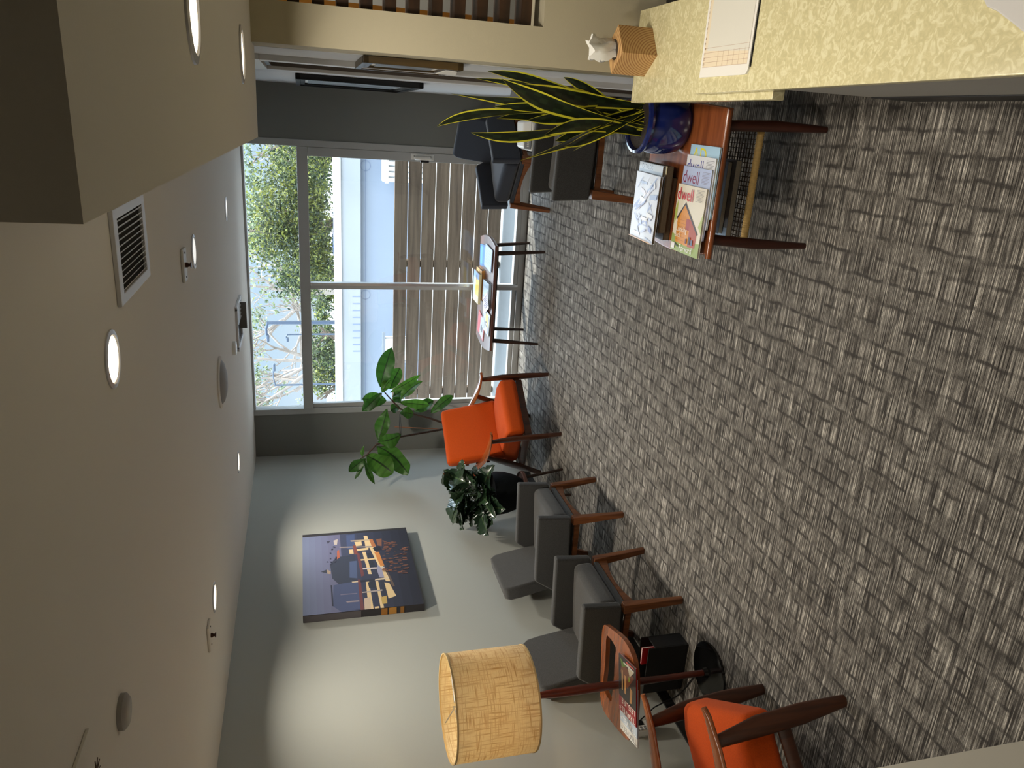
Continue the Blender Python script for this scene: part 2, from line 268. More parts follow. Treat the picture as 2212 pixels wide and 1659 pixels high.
ART=[([(4.234, 2.069), (5.236, 2.067), (5.237, 2.021), (4.234, 2.025)], (118, 128, 160)), ([(4.234, 2.025), (5.237, 2.022), (5.237, 1.976), (4.234, 1.98)], (115, 123, 155)), ([(4.234, 1.98), (5.237, 1.976), (5.238, 1.93), (4.234, 1.934)], (112, 118, 150)), ([(4.234, 1.934), (5.238, 1.93), (5.238, 1.884), (4.235, 1.889)], (109, 113, 145)), ([(4.235, 1.889), (5.238, 1.884), (5.239, 1.838), (4.235, 1.843)], (106, 108, 140)), ([(4.235, 1.843), (5.239, 1.838), (5.239, 1.792), (4.235, 1.798)], (103, 103, 135)), ([(4.235, 1.798), (5.239, 1.792), (5.24, 1.729), (4.235, 1.736)], (62, 68, 95)), ([(4.235, 1.736), (5.24, 1.73), (5.241, 1.667), (4.235, 1.674)], (57, 62, 88)), ([(4.235, 1.674), (5.241, 1.667), (5.242, 1.604), (4.235, 1.612)], (53, 57, 81)), ([(4.235, 1.612), (5.242, 1.604), (5.242, 1.541), (4.235, 1.549)], (49, 52, 74)), ([(4.235, 1.549), (5.242, 1.541), (5.243, 1.477), (4.236, 1.486)], (44, 47, 67)), ([(4.236, 1.486), (5.243, 1.477), (5.244, 1.413), (4.236, 1.422)], (40, 42, 60)), ([(4.236, 1.422), (5.244, 1.413), (5.245, 1.349), (4.236, 1.358)], (36, 37, 53)), ([(4.236, 1.358), (5.245, 1.349), (5.245, 1.284), (4.236, 1.294)], (32, 32, 47)), ([(4.748, 1.945), (4.772, 1.904), (4.724, 1.903)], (50, 54, 72)), ([(4.772, 1.902), (4.746, 1.877), (4.711, 1.878), (4.719, 1.901)], (170, 150, 130)), ([(4.836, 1.878), (4.921, 1.831), (4.938, 1.701), (4.597, 1.708), (4.574, 1.827), (4.658, 1.87)], (52, 58, 78)), ([(4.572, 1.864), (4.581, 1.817), (4.595, 1.694), (4.275, 1.702), (4.243, 1.824), (4.335, 1.878)], (74, 84, 122)), ([(5.224, 1.745), (5.225, 1.682), (4.976, 1.698), (5.033, 1.75)], (70, 84, 125)), ([(4.85, 1.741), (4.852, 1.691), (4.63, 1.701), (4.647, 1.752)], (78, 92, 130)), ([(5.005, 1.822), (5.022, 1.807), (4.917, 1.806), (4.892, 1.827)], (176, 96, 70)), ([(5.156, 1.842), (5.172, 1.81), (5.093, 1.819), (5.096, 1.839)], (190, 180, 175)), ([(5.154, 1.893), (5.159, 1.862), (5.113, 1.884)], (60, 60, 80)), ([(4.575, 1.883), (4.574, 1.873), (4.334, 1.873), (4.336, 1.882)], (40, 44, 64)), ([(5.194, 1.616), (5.19, 1.588), (5.017, 1.583), (5.021, 1.614)], (222, 196, 150)), ([(5.131, 1.605), (5.137, 1.579), (4.559, 1.477), (4.565, 1.51)], (222, 196, 150)), ([(4.55, 1.522), (4.536, 1.489), (4.382, 1.459), (4.359, 1.513)], (222, 196, 150)), ([(4.967, 1.643), (4.964, 1.618), (4.665, 1.598), (4.669, 1.621)], (222, 196, 150)), ([(4.587, 1.647), (4.583, 1.624), (4.238, 1.62), (4.243, 1.651)], (222, 196, 150)), ([(4.576, 1.581), (4.573, 1.562), (4.242, 1.552), (4.246, 1.574)], (222, 196, 150)), ([(5.113, 1.69), (5.115, 1.638), (5.055, 1.637), (5.052, 1.683)], (222, 196, 150)), ([(5.011, 1.736), (5.011, 1.706), (4.948, 1.705), (4.953, 1.735)], (222, 196, 150)), ([(5.012, 1.681), (5.018, 1.593), (4.989, 1.596), (4.982, 1.678)], (222, 196, 150)), ([(4.868, 1.675), (4.866, 1.515), (4.852, 1.512), (4.849, 1.672)], (222, 196, 150)), ([(4.752, 1.664), (4.744, 1.502), (4.726, 1.504), (4.733, 1.66)], (200, 190, 190)), ([(4.594, 1.741), (4.608, 1.487), (4.587, 1.489), (4.581, 1.737)], (214, 196, 170)), ([(4.462, 1.694), (4.47, 1.544), (4.453, 1.545), (4.449, 1.692)], (170, 160, 160)), ([(5.138, 1.719), (5.135, 1.553), (5.118, 1.554), (5.122, 1.715)], (190, 170, 140)), ([(5.061, 1.805), (5.034, 1.535), (5.018, 1.542), (5.045, 1.8)], (150, 140, 140)), ([(4.954, 1.558), (4.949, 1.523), (4.757, 1.501), (4.762, 1.53)], (200, 130, 66)), ([(5.137, 1.579), (5.133, 1.553), (5.029, 1.536), (5.024, 1.567)], (176, 110, 64)), ([(5.129, 1.527), (5.133, 1.485), (5.023, 1.495), (5.038, 1.525)], (130, 86, 66)), ([(4.955, 1.684), (4.952, 1.665), (4.657, 1.651), (4.643, 1.672)], (110, 62, 66)), ([(4.612, 1.698), (4.609, 1.679), (4.249, 1.682), (4.253, 1.704)], (110, 62, 66)), ([(5.065, 1.703), (5.062, 1.683), (4.934, 1.676), (4.938, 1.701)], (130, 70, 60)), ([(4.386, 1.672), (4.395, 1.63), (4.241, 1.638), (4.241, 1.678)], (200, 180, 160)), ([(4.282, 1.612), (4.285, 1.584), (4.24, 1.584), (4.237, 1.611)], (222, 196, 150)), ([(4.383, 1.561), (4.393, 1.523), (4.307, 1.527), (4.304, 1.56)], (190, 160, 90)), ([(4.61, 1.472), (4.497, 1.455), (4.491, 1.475), (4.72, 1.495)], (96, 80, 72)), ([(4.374, 1.791), (4.372, 1.705), (4.356, 1.706), (4.358, 1.787)], (150, 140, 150)), ([(4.459, 1.823), (4.457, 1.713), (4.447, 1.713), (4.447, 1.823)], (120, 115, 140)), ([(4.602, 1.684), (4.602, 1.579), (4.577, 1.586), (4.576, 1.681)], (40, 44, 60)), ([(4.943, 1.61), (4.94, 1.59), (4.872, 1.58), (4.866, 1.606)], (40, 44, 60)), ([(4.839, 1.608), (4.843, 1.578), (4.758, 1.565), (4.756, 1.605)], (40, 44, 60)), ([(4.568, 1.634), (4.577, 1.586), (4.493, 1.584), (4.5, 1.63)], (40, 44, 60)), ([(5.004, 1.564), (5.025, 1.51), (4.974, 1.5), (4.963, 1.552)], (30, 30, 44)), ([(4.783, 1.548), (4.725, 1.524), (4.609, 1.516), (4.614, 1.549), (4.712, 1.559)], (150, 150, 176)), ([(5.05, 1.452), (5.05, 1.43), (5.044, 1.43), (5.044, 1.453)], (93, 67, 60)), ([(4.683, 1.463), (4.683, 1.433), (4.674, 1.434), (4.674, 1.464)], (103, 72, 62)), ([(4.94, 1.412), (4.94, 1.395), (4.934, 1.396), (4.934, 1.413)], (102, 72, 62)), ([(4.668, 1.379), (4.667, 1.349), (4.658, 1.35), (4.658, 1.38)], (101, 71, 61)), ([(4.812, 1.464), (4.812, 1.435), (4.802, 1.436), (4.802, 1.465)], (142, 92, 68)), ([(4.844, 1.498), (4.844, 1.47), (4.836, 1.471), (4.836, 1.499)], (100, 71, 61)), ([(5.03, 1.413), (5.03, 1.378), (5.019, 1.379), (5.019, 1.414)], (122, 82, 65)), ([(4.697, 1.478), (4.696, 1.453), (4.687, 1.454), (4.687, 1.479)], (140, 91, 68)), ([(4.883, 1.423), (4.883, 1.397), (4.875, 1.398), (4.875, 1.424)], (99, 70, 61)), ([(4.736, 1.473), (4.735, 1.46), (4.731, 1.46), (4.731, 1.473)], (127, 84, 66)), ([(4.854, 1.465), (4.854, 1.441), (4.847, 1.442), (4.848, 1.465)], (149, 95, 69)), ([(4.916, 1.473), (4.916, 1.455), (4.907, 1.456), (4.907, 1.473)], (106, 74, 62)), ([(4.758, 1.462), (4.757, 1.443), (4.749, 1.444), (4.75, 1.463)], (144, 93, 69)), ([(5.083, 1.472), (5.083, 1.453), (5.073, 1.454), (5.073, 1.473)], (126, 84, 66)), ([(4.947, 1.462), (4.947, 1.445), (4.939, 1.446), (4.939, 1.463)], (92, 67, 60)), ([(4.663, 1.417), (4.663, 1.384), (4.654, 1.385), (4.654, 1.418)], (147, 94, 69)), ([(4.989, 1.495), (4.989, 1.46), (4.979, 1.461), (4.979, 1.496)], (114, 78, 64)), ([(4.751, 1.366), (4.751, 1.335), (4.744, 1.336), (4.745, 1.367)], (101, 71, 61)), ([(5.012, 1.42), (5.012, 1.398), (5.001, 1.399), (5.001, 1.421)], (109, 75, 63)), ([(5.101, 1.486), (5.101, 1.469), (5.09, 1.47), (5.09, 1.487)], (111, 76, 63)), ([(5.046, 1.443), (5.046, 1.407), (5.039, 1.408), (5.039, 1.444)], (102, 72, 62)), ([(5.091, 1.478), (5.091, 1.461), (5.081, 1.462), (5.081, 1.479)], (98, 70, 61)), ([(4.898, 1.5), (4.898, 1.482), (4.887, 1.483), (4.887, 1.501)], (97, 69, 61)), ([(4.729, 1.437), (4.729, 1.415), (4.718, 1.417), (4.719, 1.438)], (118, 80, 64)), ([(4.912, 1.465), (4.912, 1.452), (4.904, 1.452), (4.904, 1.466)], (104, 73, 62)), ([(4.67, 1.385), (4.67, 1.361), (4.666, 1.362), (4.666, 1.385)], (105, 73, 62)), ([(5.001, 1.456), (5.001, 1.437), (4.991, 1.439), (4.991, 1.457)], (98, 70, 61)), ([(4.714, 1.517), (4.713, 1.492), (4.703, 1.493), (4.703, 1.518)], (114, 78, 64)), ([(4.742, 1.374), (4.741, 1.344), (4.732, 1.345), (4.732, 1.375)], (119, 80, 64)), ([(5.016, 1.48), (5.016, 1.447), (5.005, 1.448), (5.005, 1.481)], (145, 93, 69)), ([(4.797, 1.461), (4.797, 1.431), (4.788, 1.432), (4.788, 1.462)], (138, 90, 68)), ([(4.779, 1.432), (4.778, 1.404), (4.772, 1.404), (4.772, 1.432)], (145, 93, 69)), ([(4.985, 1.335), (4.985, 1.299), (4.974, 1.301), (4.974, 1.337)], (130, 86, 66)), ([(4.726, 1.516), (4.726, 1.501), (4.715, 1.502), (4.716, 1.517)], (130, 86, 66)), ([(5.039, 1.483), (5.039, 1.455), (5.03, 1.456), (5.03, 1.484)], (134, 88, 67)), ([(4.924, 1.348), (4.924, 1.335), (4.913, 1.336), (4.914, 1.349)], (90, 66, 60)), ([(4.975, 1.35), (4.975, 1.318), (4.965, 1.319), (4.965, 1.351)], (142, 92, 68)), ([(4.684, 1.438), (4.684, 1.422), (4.676, 1.423), (4.676, 1.439)], (109, 75, 63)), ([(4.693, 1.382), (4.693, 1.359), (4.685, 1.36), (4.686, 1.383)], (91, 66, 60)), ([(4.854, 1.506), (4.854, 1.482), (4.844, 1.483), (4.844, 1.507)], (126, 84, 66)), ([(4.944, 1.479), (4.944, 1.449), (4.935, 1.45), (4.935, 1.48)], (90, 66, 60)), ([(4.677, 1.393), (4.677, 1.378), (4.669, 1.379), (4.669, 1.393)], (112, 77, 63)), ([(4.899, 1.374), (4.898, 1.356), (4.89, 1.357), (4.891, 1.375)], (147, 94, 69)), ([(5.06, 1.475), (5.06, 1.448), (5.049, 1.449), (5.048, 1.476)], (120, 81, 65)), ([(4.704, 1.455), (4.704, 1.426), (4.699, 1.426), (4.7, 1.456)], (142, 92, 68)), ([(4.964, 1.468), (4.964, 1.435), (4.957, 1.436), (4.957, 1.468)], (137, 89, 67)), ([(4.724, 1.497), (4.724, 1.48), (4.718, 1.481), (4.719, 1.497)], (119, 80, 64)), ([(4.845, 1.456), (4.845, 1.423), (4.836, 1.424), (4.836, 1.457)], (90, 66, 60)), ([(4.847, 1.46), (4.847, 1.437), (4.837, 1.438), (4.838, 1.461)], (119, 80, 64)), ([(5.002, 1.484), (5.002, 1.452), (4.995, 1.452), (4.995, 1.485)], (136, 89, 67)), ([(4.744, 1.36), (4.744, 1.332), (4.736, 1.333), (4.736, 1.361)], (108, 75, 63)), ([(4.819, 1.363), (4.818, 1.329), (4.812, 1.33), (4.812, 1.364)], (142, 92, 68)), ([(4.77, 1.39), (4.77, 1.367), (4.764, 1.368), (4.765, 1.39)], (136, 89, 67)), ([(4.792, 1.458), (4.792, 1.442), (4.787, 1.443), (4.787, 1.458)], (98, 70, 61)), ([(4.955, 1.364), (4.955, 1.33), (4.948, 1.331), (4.948, 1.365)], (124, 83, 65)), ([(4.811, 1.458), (4.811, 1.443), (4.803, 1.444), (4.804, 1.458)], (146, 94, 69)), ([(4.814, 1.486), (4.814, 1.466), (4.807, 1.466), (4.808, 1.486)], (91, 66, 60)), ([(4.708, 1.522), (4.708, 1.492), (4.698, 1.493), (4.699, 1.523)], (138, 90, 68)), ([(4.948, 1.34), (4.948, 1.314), (4.94, 1.315), (4.94, 1.341)], (124, 83, 65)), ([(4.694, 1.374), (4.694, 1.34), (4.689, 1.341), (4.689, 1.375)], (129, 85, 66)), ([(4.726, 1.413), (4.726, 1.387), (4.716, 1.388), (4.717, 1.414)], (108, 75, 63)), ([(4.843, 1.357), (4.843, 1.331), (4.832, 1.332), (4.833, 1.359)], (132, 87, 67)), ([(4.984, 1.446), (4.984, 1.426), (4.975, 1.427), (4.975, 1.447)], (149, 95, 69)), ([(4.849, 1.362), (4.848, 1.34), (4.838, 1.341), (4.839, 1.363)], (107, 74, 62)), ([(5.072, 1.419), (5.072, 1.402), (5.063, 1.403), (5.063, 1.42)], (131, 86, 66)), ([(4.893, 1.404), (4.893, 1.37), (4.884, 1.371), (4.885, 1.405)], (99, 70, 61)), ([(4.693, 1.516), (4.693, 1.482), (4.683, 1.483), (4.683, 1.517)], (126, 84, 66)), ([(5.047, 1.439), (5.047, 1.42), (5.04, 1.421), (5.04, 1.44)], (145, 93, 69)), ([(4.692, 1.382), (4.691, 1.366), (4.686, 1.367), (4.686, 1.382)], (107, 74, 62)), ([(4.947, 1.341), (4.947, 1.31), (4.937, 1.311), (4.937, 1.342)], (122, 82, 65)), ([(4.902, 1.345), (4.902, 1.32), (4.896, 1.321), (4.896, 1.346)], (95, 68, 60)), ([(4.975, 1.494), (4.975, 1.479), (4.97, 1.479), (4.97, 1.495)], (149, 95, 69)), ([(4.705, 1.479), (4.705, 1.451), (4.696, 1.452), (4.697, 1.48)], (129, 85, 66)), ([(4.645, 1.378), (4.645, 1.349), (4.637, 1.35), (4.637, 1.379)], (131, 86, 66)), ([(4.802, 1.397), (4.802, 1.373), (4.796, 1.373), (4.796, 1.397)], (140, 91, 68)), ([(5.039, 1.41), (5.039, 1.393), (5.028, 1.395), (5.028, 1.412)], (105, 73, 62)), ([(4.781, 1.454), (4.781, 1.422), (4.774, 1.423), (4.774, 1.455)], (113, 77, 63)), ([(5.064, 1.418), (5.064, 1.384), (5.059, 1.385), (5.059, 1.419)], (147, 94, 69)), ([(5.034, 1.468), (5.034, 1.435), (5.024, 1.436), (5.024, 1.469)], (103, 72, 62)), ([(4.851, 1.419), (4.851, 1.39), (4.845, 1.391), (4.845, 1.42)], (139, 90, 68)), ([(4.71, 1.362), (4.71, 1.329), (4.7, 1.331), (4.7, 1.364)], (112, 77, 63)), ([(4.673, 1.391), (4.673, 1.366), (4.668, 1.367), (4.668, 1.392)], (127, 84, 66)), ([(4.888, 1.355), (4.888, 1.327), (4.877, 1.328), (4.878, 1.356)], (126, 84, 66)), ([(4.838, 1.507), (4.838, 1.488), (4.828, 1.489), (4.828, 1.508)], (129, 85, 66)), ([(4.701, 1.476), (4.701, 1.45), (4.695, 1.451), (4.695, 1.477)], (140, 91, 68)), ([(4.645, 1.388), (4.645, 1.356), (4.636, 1.357), (4.637, 1.389)], (131, 86, 66)), ([(4.825, 1.414), (4.824, 1.379), (4.817, 1.379), (4.818, 1.415)], (94, 68, 60)), ([(4.826, 1.395), (4.826, 1.37), (4.817, 1.371), (4.817, 1.396)], (104, 73, 62)), ([(5.068, 1.456), (5.068, 1.425), (5.057, 1.426), (5.057, 1.457)], (131, 86, 66)), ([(4.687, 1.509), (4.686, 1.478), (4.679, 1.479), (4.679, 1.509)], (90, 66, 60)), ([(4.925, 1.837), (4.924, 1.827), (4.911, 1.829), (4.914, 1.838)], (60, 62, 84)), ([(5.073, 1.848), (5.071, 1.838), (5.058, 1.84), (5.061, 1.849)], (60, 62, 84)), ([(5.068, 1.84), (5.066, 1.83), (5.053, 1.831), (5.056, 1.84)], (60, 62, 84)), ([(5.044, 1.86), (5.042, 1.85), (5.029, 1.852), (5.032, 1.861)], (60, 62, 84)), ([(4.869, 1.875), (4.868, 1.865), (4.855, 1.867), (4.858, 1.875)], (60, 62, 84)), ([(4.882, 1.846), (4.88, 1.836), (4.868, 1.838), (4.871, 1.847)], (60, 62, 84)), ([(4.987, 1.876), (4.986, 1.866), (4.972, 1.867), (4.976, 1.876)], (60, 62, 84)), ([(5.069, 1.85), (5.068, 1.84), (5.054, 1.841), (5.057, 1.85)], (60, 62, 84)), ([(4.849, 1.872), (4.848, 1.862), (4.835, 1.864), (4.838, 1.872)], (60, 62, 84)), ([(4.871, 1.846), (4.87, 1.836), (4.857, 1.838), (4.86, 1.847)], (60, 62, 84)), ([(4.916, 1.878), (4.914, 1.868), (4.902, 1.87), (4.905, 1.878)], (60, 62, 84)), ([(4.907, 1.842), (4.906, 1.832), (4.893, 1.834), (4.896, 1.843)], (60, 62, 84)), ([(5.037, 1.863), (5.035, 1.853), (5.022, 1.855), (5.025, 1.864)], (60, 62, 84)), ([(4.874, 1.9), (4.872, 1.89), (4.86, 1.892), (4.863, 1.9)], (60, 62, 84))]

# ------------------------------------------------------------------ camera
F = 1641.8; yaw, pitch, roll = -.3448, -.2626, .0262
fw = Vector((math.sin(yaw)*math.cos(pitch), math.cos(yaw)*math.cos(pitch), math.sin(pitch)))
rt = Vector((math.cos(yaw), -math.sin(yaw), 0)); dn = fw.cross(rt)
r2 = rt*math.cos(roll)+dn*math.sin(roll); d2 = -rt*math.sin(roll)+dn*math.cos(roll)
cam = bpy.data.cameras.new('camera'); co = bpy.data.objects.new('camera', cam); C.objects.link(co)
cam.sensor_fit = 'HORIZONTAL'; cam.sensor_width = 36; cam.lens = F*36/2212; cam.clip_start = .05; cam.clip_end = 400
Mc = Matrix((d2, r2, -fw)).transposed().to_4x4(); Mc.translation = Vector((0, 0, 2.0)); co.matrix_world = Mc   # the phone was held sideways
bpy.context.scene.camera = co

# ------------------------------------------------------------------ room shell
XL, YW, H = -3.126, 6.866, 2.484
XR = 1.75; YF = -1.2; SZ = 2.157; YP = 2.972
WX0, WX1 = -2.708, -.255          # window opening
def carpet():
    m = bpy.data.materials.new('striped_carpet_tiles'); m.use_nodes = True; nt = m.node_tree; p = nt.nodes['Principled BSDF']; L = nt.links; N = nt.nodes.new
    tc = N('ShaderNodeTexCoord')
    def noise(sc, scale, det=3, dist=0):
        mp = N('ShaderNodeMapping'); mp.inputs['Scale'].default_value = sc; L.new(tc.outputs['Object'], mp.inputs['Vector'])
        n = N('ShaderNodeTexNoise'); n.inputs['Scale'].default_value = scale; n.inputs['Detail'].default_value = det; n.inputs['Distortion'].default_value = dist
        L.new(mp.outputs['Vector'], n.inputs['Vector']); return n
    def ramp(n, stops):
        r = N('ShaderNodeValToRGB'); e = r.color_ramp.elements
        while len(e) < len(stops): e.new(.5)
        for k, (q, c) in enumerate(stops): e[k].position = q; e[k].color = (*c, 1)
        L.new(n, r.inputs['Fac']); return r
    def mix(a, b, fac, mode='MIX'):
        x = N('ShaderNodeMix'); x.data_type = 'RGBA'; x.blend_type = mode
        if isinstance(fac, float): x.inputs['Factor'].default_value = fac
        else: L.new(fac, x.inputs['Factor'])
        L.new(a, x.inputs['A']); L.new(b, x.inputs['B']); return x.outputs['Result']
    yarn = noise((6, 200, 1), 1.0, 4)                       # fine yarn stripes that run along x
    base = ramp(yarn.outputs['Fac'], [(.32, S(40, 38, 37)), (.44, S(86, 83, 80)), (.56, S(128, 125, 120)), (.69, S(206, 202, 194))])
    patch = noise((22, 9, 1), 1.0, 2)
    pr = ramp(patch.outputs['Fac'], [(.3, (.68, .66, .64)), (.7, (1.2, 1.18, 1.15))])
    col = mix(base.outputs['Color'], pr.outputs['Color'], 1.0, 'MULTIPLY')
    wob = noise((1, 1, 1), 9.0, 2)
    add = N('ShaderNodeMix'); add.data_type = 'VECTOR'; add.inputs['Factor'].default_value = .03
    L.new(tc.outputs['Object'], add.inputs['A']); L.new(wob.outputs['Color'], add.inputs['B'])
    br = N('ShaderNodeTexBrick'); br.inputs['Scale'].default_value = 1; br.inputs['Brick Width'].default_value = .17; br.inputs['Row Height'].default_value = .072
    br.inputs['Mortar Size'].default_value = .0105; br.inputs['Mortar Smooth'].default_value = .8; br.offset = .37; br.squash = .7; br.squash_frequency = 3
    rotm = N('ShaderNodeMapping'); rotm.inputs['Rotation'].default_value = (0, 0, R(90)); L.new(add.outputs['Result'], rotm.inputs['Vector']); L.new(rotm.outputs['Vector'], br.inputs['Vector'])
    dk = N('ShaderNodeRGB'); dk.outputs[0].default_value = (*S(60, 57, 55), 1)
    brk = noise((1, 1, 1), 14., 1); bm_ = N('ShaderNodeMath'); bm_.operation = 'MULTIPLY'; L.new(br.outputs['Fac'], bm_.inputs[0])
    rr = ramp(brk.outputs['Fac'], [(.35, (.15, .15, .15)), (.6, (.9, .9, .9))]); L.new(rr.outputs['Color'], bm_.inputs[1])
    col = mix(col, dk.outputs[0], bm_.outputs[0])
    grain = noise((1, 1, 1), 420., 2); gr = ramp(grain.outputs['Fac'], [(.3, (.62, .62, .62)), (.7, (1.35, 1.35, 1.35))])
    col = mix(col, gr.outputs['Color'], 1.0, 'MULTIPLY')
    L.new(col, p.inputs['Base Color']); p.inputs['Roughness'].default_value = .95; p.inputs['Specular IOR Level'].default_value = .15
    b = N('ShaderNodeBump'); b.inputs['Strength'].default_value = .5; b.inputs['Distance'].default_value = .004
    L.new(yarn.outputs['Fac'], b.inputs['Height']); L.new(b.outputs['Normal'], p.inputs['Normal'])
    return m
carpet_m = carpet()
struct(MB().box(((XL+XR)/2, (YF+YW)/2, -.05), (XR-XL, YW-YF, .1), carpet_m).build('floor'), 'grey striped patchwork carpet')
struct(MB().box(((XL+XR)/2, (YF+YW)/2, H+.05), (XR-XL+.2, YW-YF+.2, .1), ceil_m).build('ceiling'), 'plain warm grey plaster ceiling')
struct(MB().box((XL-.05, (YF+YW)/2, H/2), (.1, YW-YF+.2, H), wall_m).build('wall_left'), 'grey green painted wall with the canvas')
w = MB(); w.box(((XL+WX0)/2, YW+.06, H/2), (WX0-XL, .12, H), dark_wall_m); w.box(((WX1+XR)/2, YW+.06, H/2), (XR-WX1, .12, H), dark_wall_m)
struct(w.build('wall_back'), 'dark grey wall either side of the window')
# right wall from the partition to the window, with a door opening
DY0, DY1, DZ = 3.66, 4.40, 2.16
def xr(y): return .2-(y-YP)*.023/(YW-YP)
w = MB()
def rwall(y0, y1, z0, z1):
    w.hexa([(xr(y0), y0, z0), (.31, y0, z0), (.31, y1, z0), (xr(y1), y1, z0)], [(xr(y0), y0, z1), (.31, y0, z1), (.31, y1, z1), (xr(y1), y1, z1)], white_wall_m)
rwall(YP+.19, DY0, 0, H); rwall(DY1, YW, 0, H); rwall(DY0, DY1, DZ, H)
struct(w.build('wall_right'), 'white wall beside the window with two pictures')
dr = empty_struct('door_1', 'pale door in a white casing on the right wall', (.2, (DY0+DY1)/2, 0))
hy = (DY1-DY0)/2
door_m = mat('door_paint', (150, 140, 128), .55)
MB().box((.1, 0, DZ/2), (.04, DY1-DY0-.04, DZ-.02), door_m).build('door_panel', dr)
q = MB()
q.box((.055, -hy-.001, DZ/2), (.13, .02, DZ), mat('door_jamb', (92, 84, 78), .5)); q.box((.055, hy+.001, DZ/2), (.13, .02, DZ), MATS['door_jamb']); q.box((.055, 0, DZ-.011), (.13, 2*hy, .02), MATS['door_jamb'])
q.build('jamb', dr)
q = MB()
for yy in (-hy-.05, hy+.05): q.box((-.012, yy, DZ/2), (.03, .09, DZ), white_trim, .004)
q.box((-.012, 0, DZ+.045), (.03, 2*hy+.2, .09), white_trim, .004)
q.build('casing', dr)
q = MB(); q.tube([(.07, -hy+.09, 1.0), (.03, -hy+.09, 1.0)], .011, steel); q.tube([(.03, -hy+.09, 1.0), (.03, -hy+.2, 1.0)], .009, steel); q.build('door_handle', dr)
# partition that carries the slatted opening
OX0, OX1, OZ0, OZ1 = .336, 1.55, 1.122, 2.13
w = MB()
w.box(((.2+OX0)/2, YP+.095, SZ/2+.1), (OX0-.2, .19, SZ+.2), beige_m); w.box(((OX0+OX1)/2, YP+.095, OZ0/2), (OX1-OX0, .19, OZ0), beige_m)
w.box(((OX0+OX1)/2, YP+.095, (OZ1+H)/2), (OX1-OX0, .19, H-OZ1), beige_m); w.box(((OX1+XR)/2, YP+.095, H/2), (XR-OX1, .19, H), beige_m)
struct(w.build('wall_partition'), 'beige partition wall behind the counter')
gold_m = mat('amber_wood', (214, 146, 58), .5)
back_grey = mat('back_room_grey', (150, 152, 150), .8)
w = MB(); w.box((1.03, 4.3, H/2), (1.42, .05, H), back_grey); struct(w.build('wall_backroom'), 'grey wall of the room behind the slats')
struct(MB().box((.36, 3.42, 1.242), (.085, .03, 2.484), gold_m).build('trim_1'), 'amber wood post seen between the slats')
# dropped soffit over the counter
struct(MB().hexa([(-.092, .63, SZ), (XR, .63, SZ), (XR, YP, SZ), (.2, YP, SZ), (.2, 3.16, SZ), (-.118, 3.16, SZ)], [(-.092, .63, H), (XR, .63, H), (XR, YP, H), (.2, YP, H), (.2, 3.16, H), (-.118, 3.16, H)], ceil_m).build('ceiling_soffit'), 'dropped soffit over the reception counter')
# walls that close the room out of view
struct(MB().box((XR+.05, (YF+YW)/2, H/2), (.1, YW-YF+.2, H), beige_m).build('wall_far_right'), 'wall behind the reception desk')
struct(MB().box(((XL+XR)/2, YF-.05, H/2), (XR-XL+.2, .1, H), mat('dark_hall', (60, 56, 50), .9)).build('wall_front'), 'wall behind the viewer')
struct(MB().box(((XL-1.246)/2, (YF+1.0)/2, H/2), (-1.246-XL, 1.0-YF, H), mat('entry_wall_paint', (232, 228, 216), .75, spec=.3)).build('wall_entry'), 'pale wall end at the near left')
# baseboards
w = MB(); w.box((XL+.006, (1.0+YW)/2, .03), (.012, YW-1.0, .062), black_vinyl, .002); struct(w.build('baseboard_left'), 'black vinyl baseboard')
w = MB(); w.box(((XL+WX0)/2+.006, YW-.006, .03), (WX0-XL-.012, .012, .062), black_vinyl, .002); w.box(((WX1+.17)/2, YW-.006, .03), (.17-WX1, .012, .062), black_vinyl, .002); struct(w.build('baseboard_back'), 'black vinyl baseboard')
w = MB()
for y0, y1 in ((YP+.2, DY0-.1), (DY1+.1, YW-.02)): w.hexa([(xr(y0)-.012, y0, 0), (xr(y0)-.0005, y0, 0), (xr(y1)-.0005, y1, 0), (xr(y1)-.012, y1, 0)], [(xr(y0)-.012, y0, .062), (xr(y0)-.0005, y0, .062), (xr(y1)-.0005, y1, .062), (xr(y1)-.012, y1, .062)], black_vinyl)
struct(w.build('baseboard_right'), 'black vinyl baseboard')

# ------------------------------------------------------------------ sliding window wall
glass = bpy.data.materials.new('window_glass'); glass.use_nodes = True
nt = glass.node_tree; nt.nodes.remove(nt.nodes['Principled BSDF'])
tr = nt.nodes.new('ShaderNodeBsdfTransparent'); gl = nt.nodes.new('ShaderNodeBsdfGlossy'); gl.inputs['Roughness'].default_value = .01; fr = nt.nodes.new('ShaderNodeMath'); fr.operation = 'MULTIPLY_ADD'; fr.inputs[1].default_value = .9; fr.inputs[2].default_value = .045
lw = nt.nodes.new('ShaderNodeLayerWeight'); lw.inputs['Blend'].default_value = .5; pw = nt.nodes.new('ShaderNodeMath'); pw.operation = 'POWER'; pw.inputs[1].default_value = 5; nt.links.new(lw.outputs['Facing'], pw.inputs[0]); nt.links.new(pw.outputs[0], fr.inputs[0])
tr.inputs['Color'].default_value = (.93, .95, .95, 1)
mx = nt.nodes.new('ShaderNodeMixShader'); nt.links.new(fr.outputs[0], mx.inputs[0]); nt.links.new(tr.outputs[0], mx.inputs[1]); nt.links.new(gl.outputs[0], mx.inputs[2]); nt.links.new(mx.outputs[0], nt.nodes['Material Output'].inputs['Surface'])
win = empty_struct('window_1', 'floor to ceiling sliding window with a transom pane above', (0, YW, 0))
def wbox(name, x0, x1, z0, z1, y0, y1, m=alu, bev=.004): return MB().box(((x0+x1)/2, (y0+y1)/2, (z0+z1)/2), (x1-x0, y1-y0, z1-z0), m, bev).build(name, win)
wbox('jamb', WX0, WX0+.055, 0, H, -.01, .09); wbox('jamb', WX1-.055, WX1, 0, H, -.01, .09)
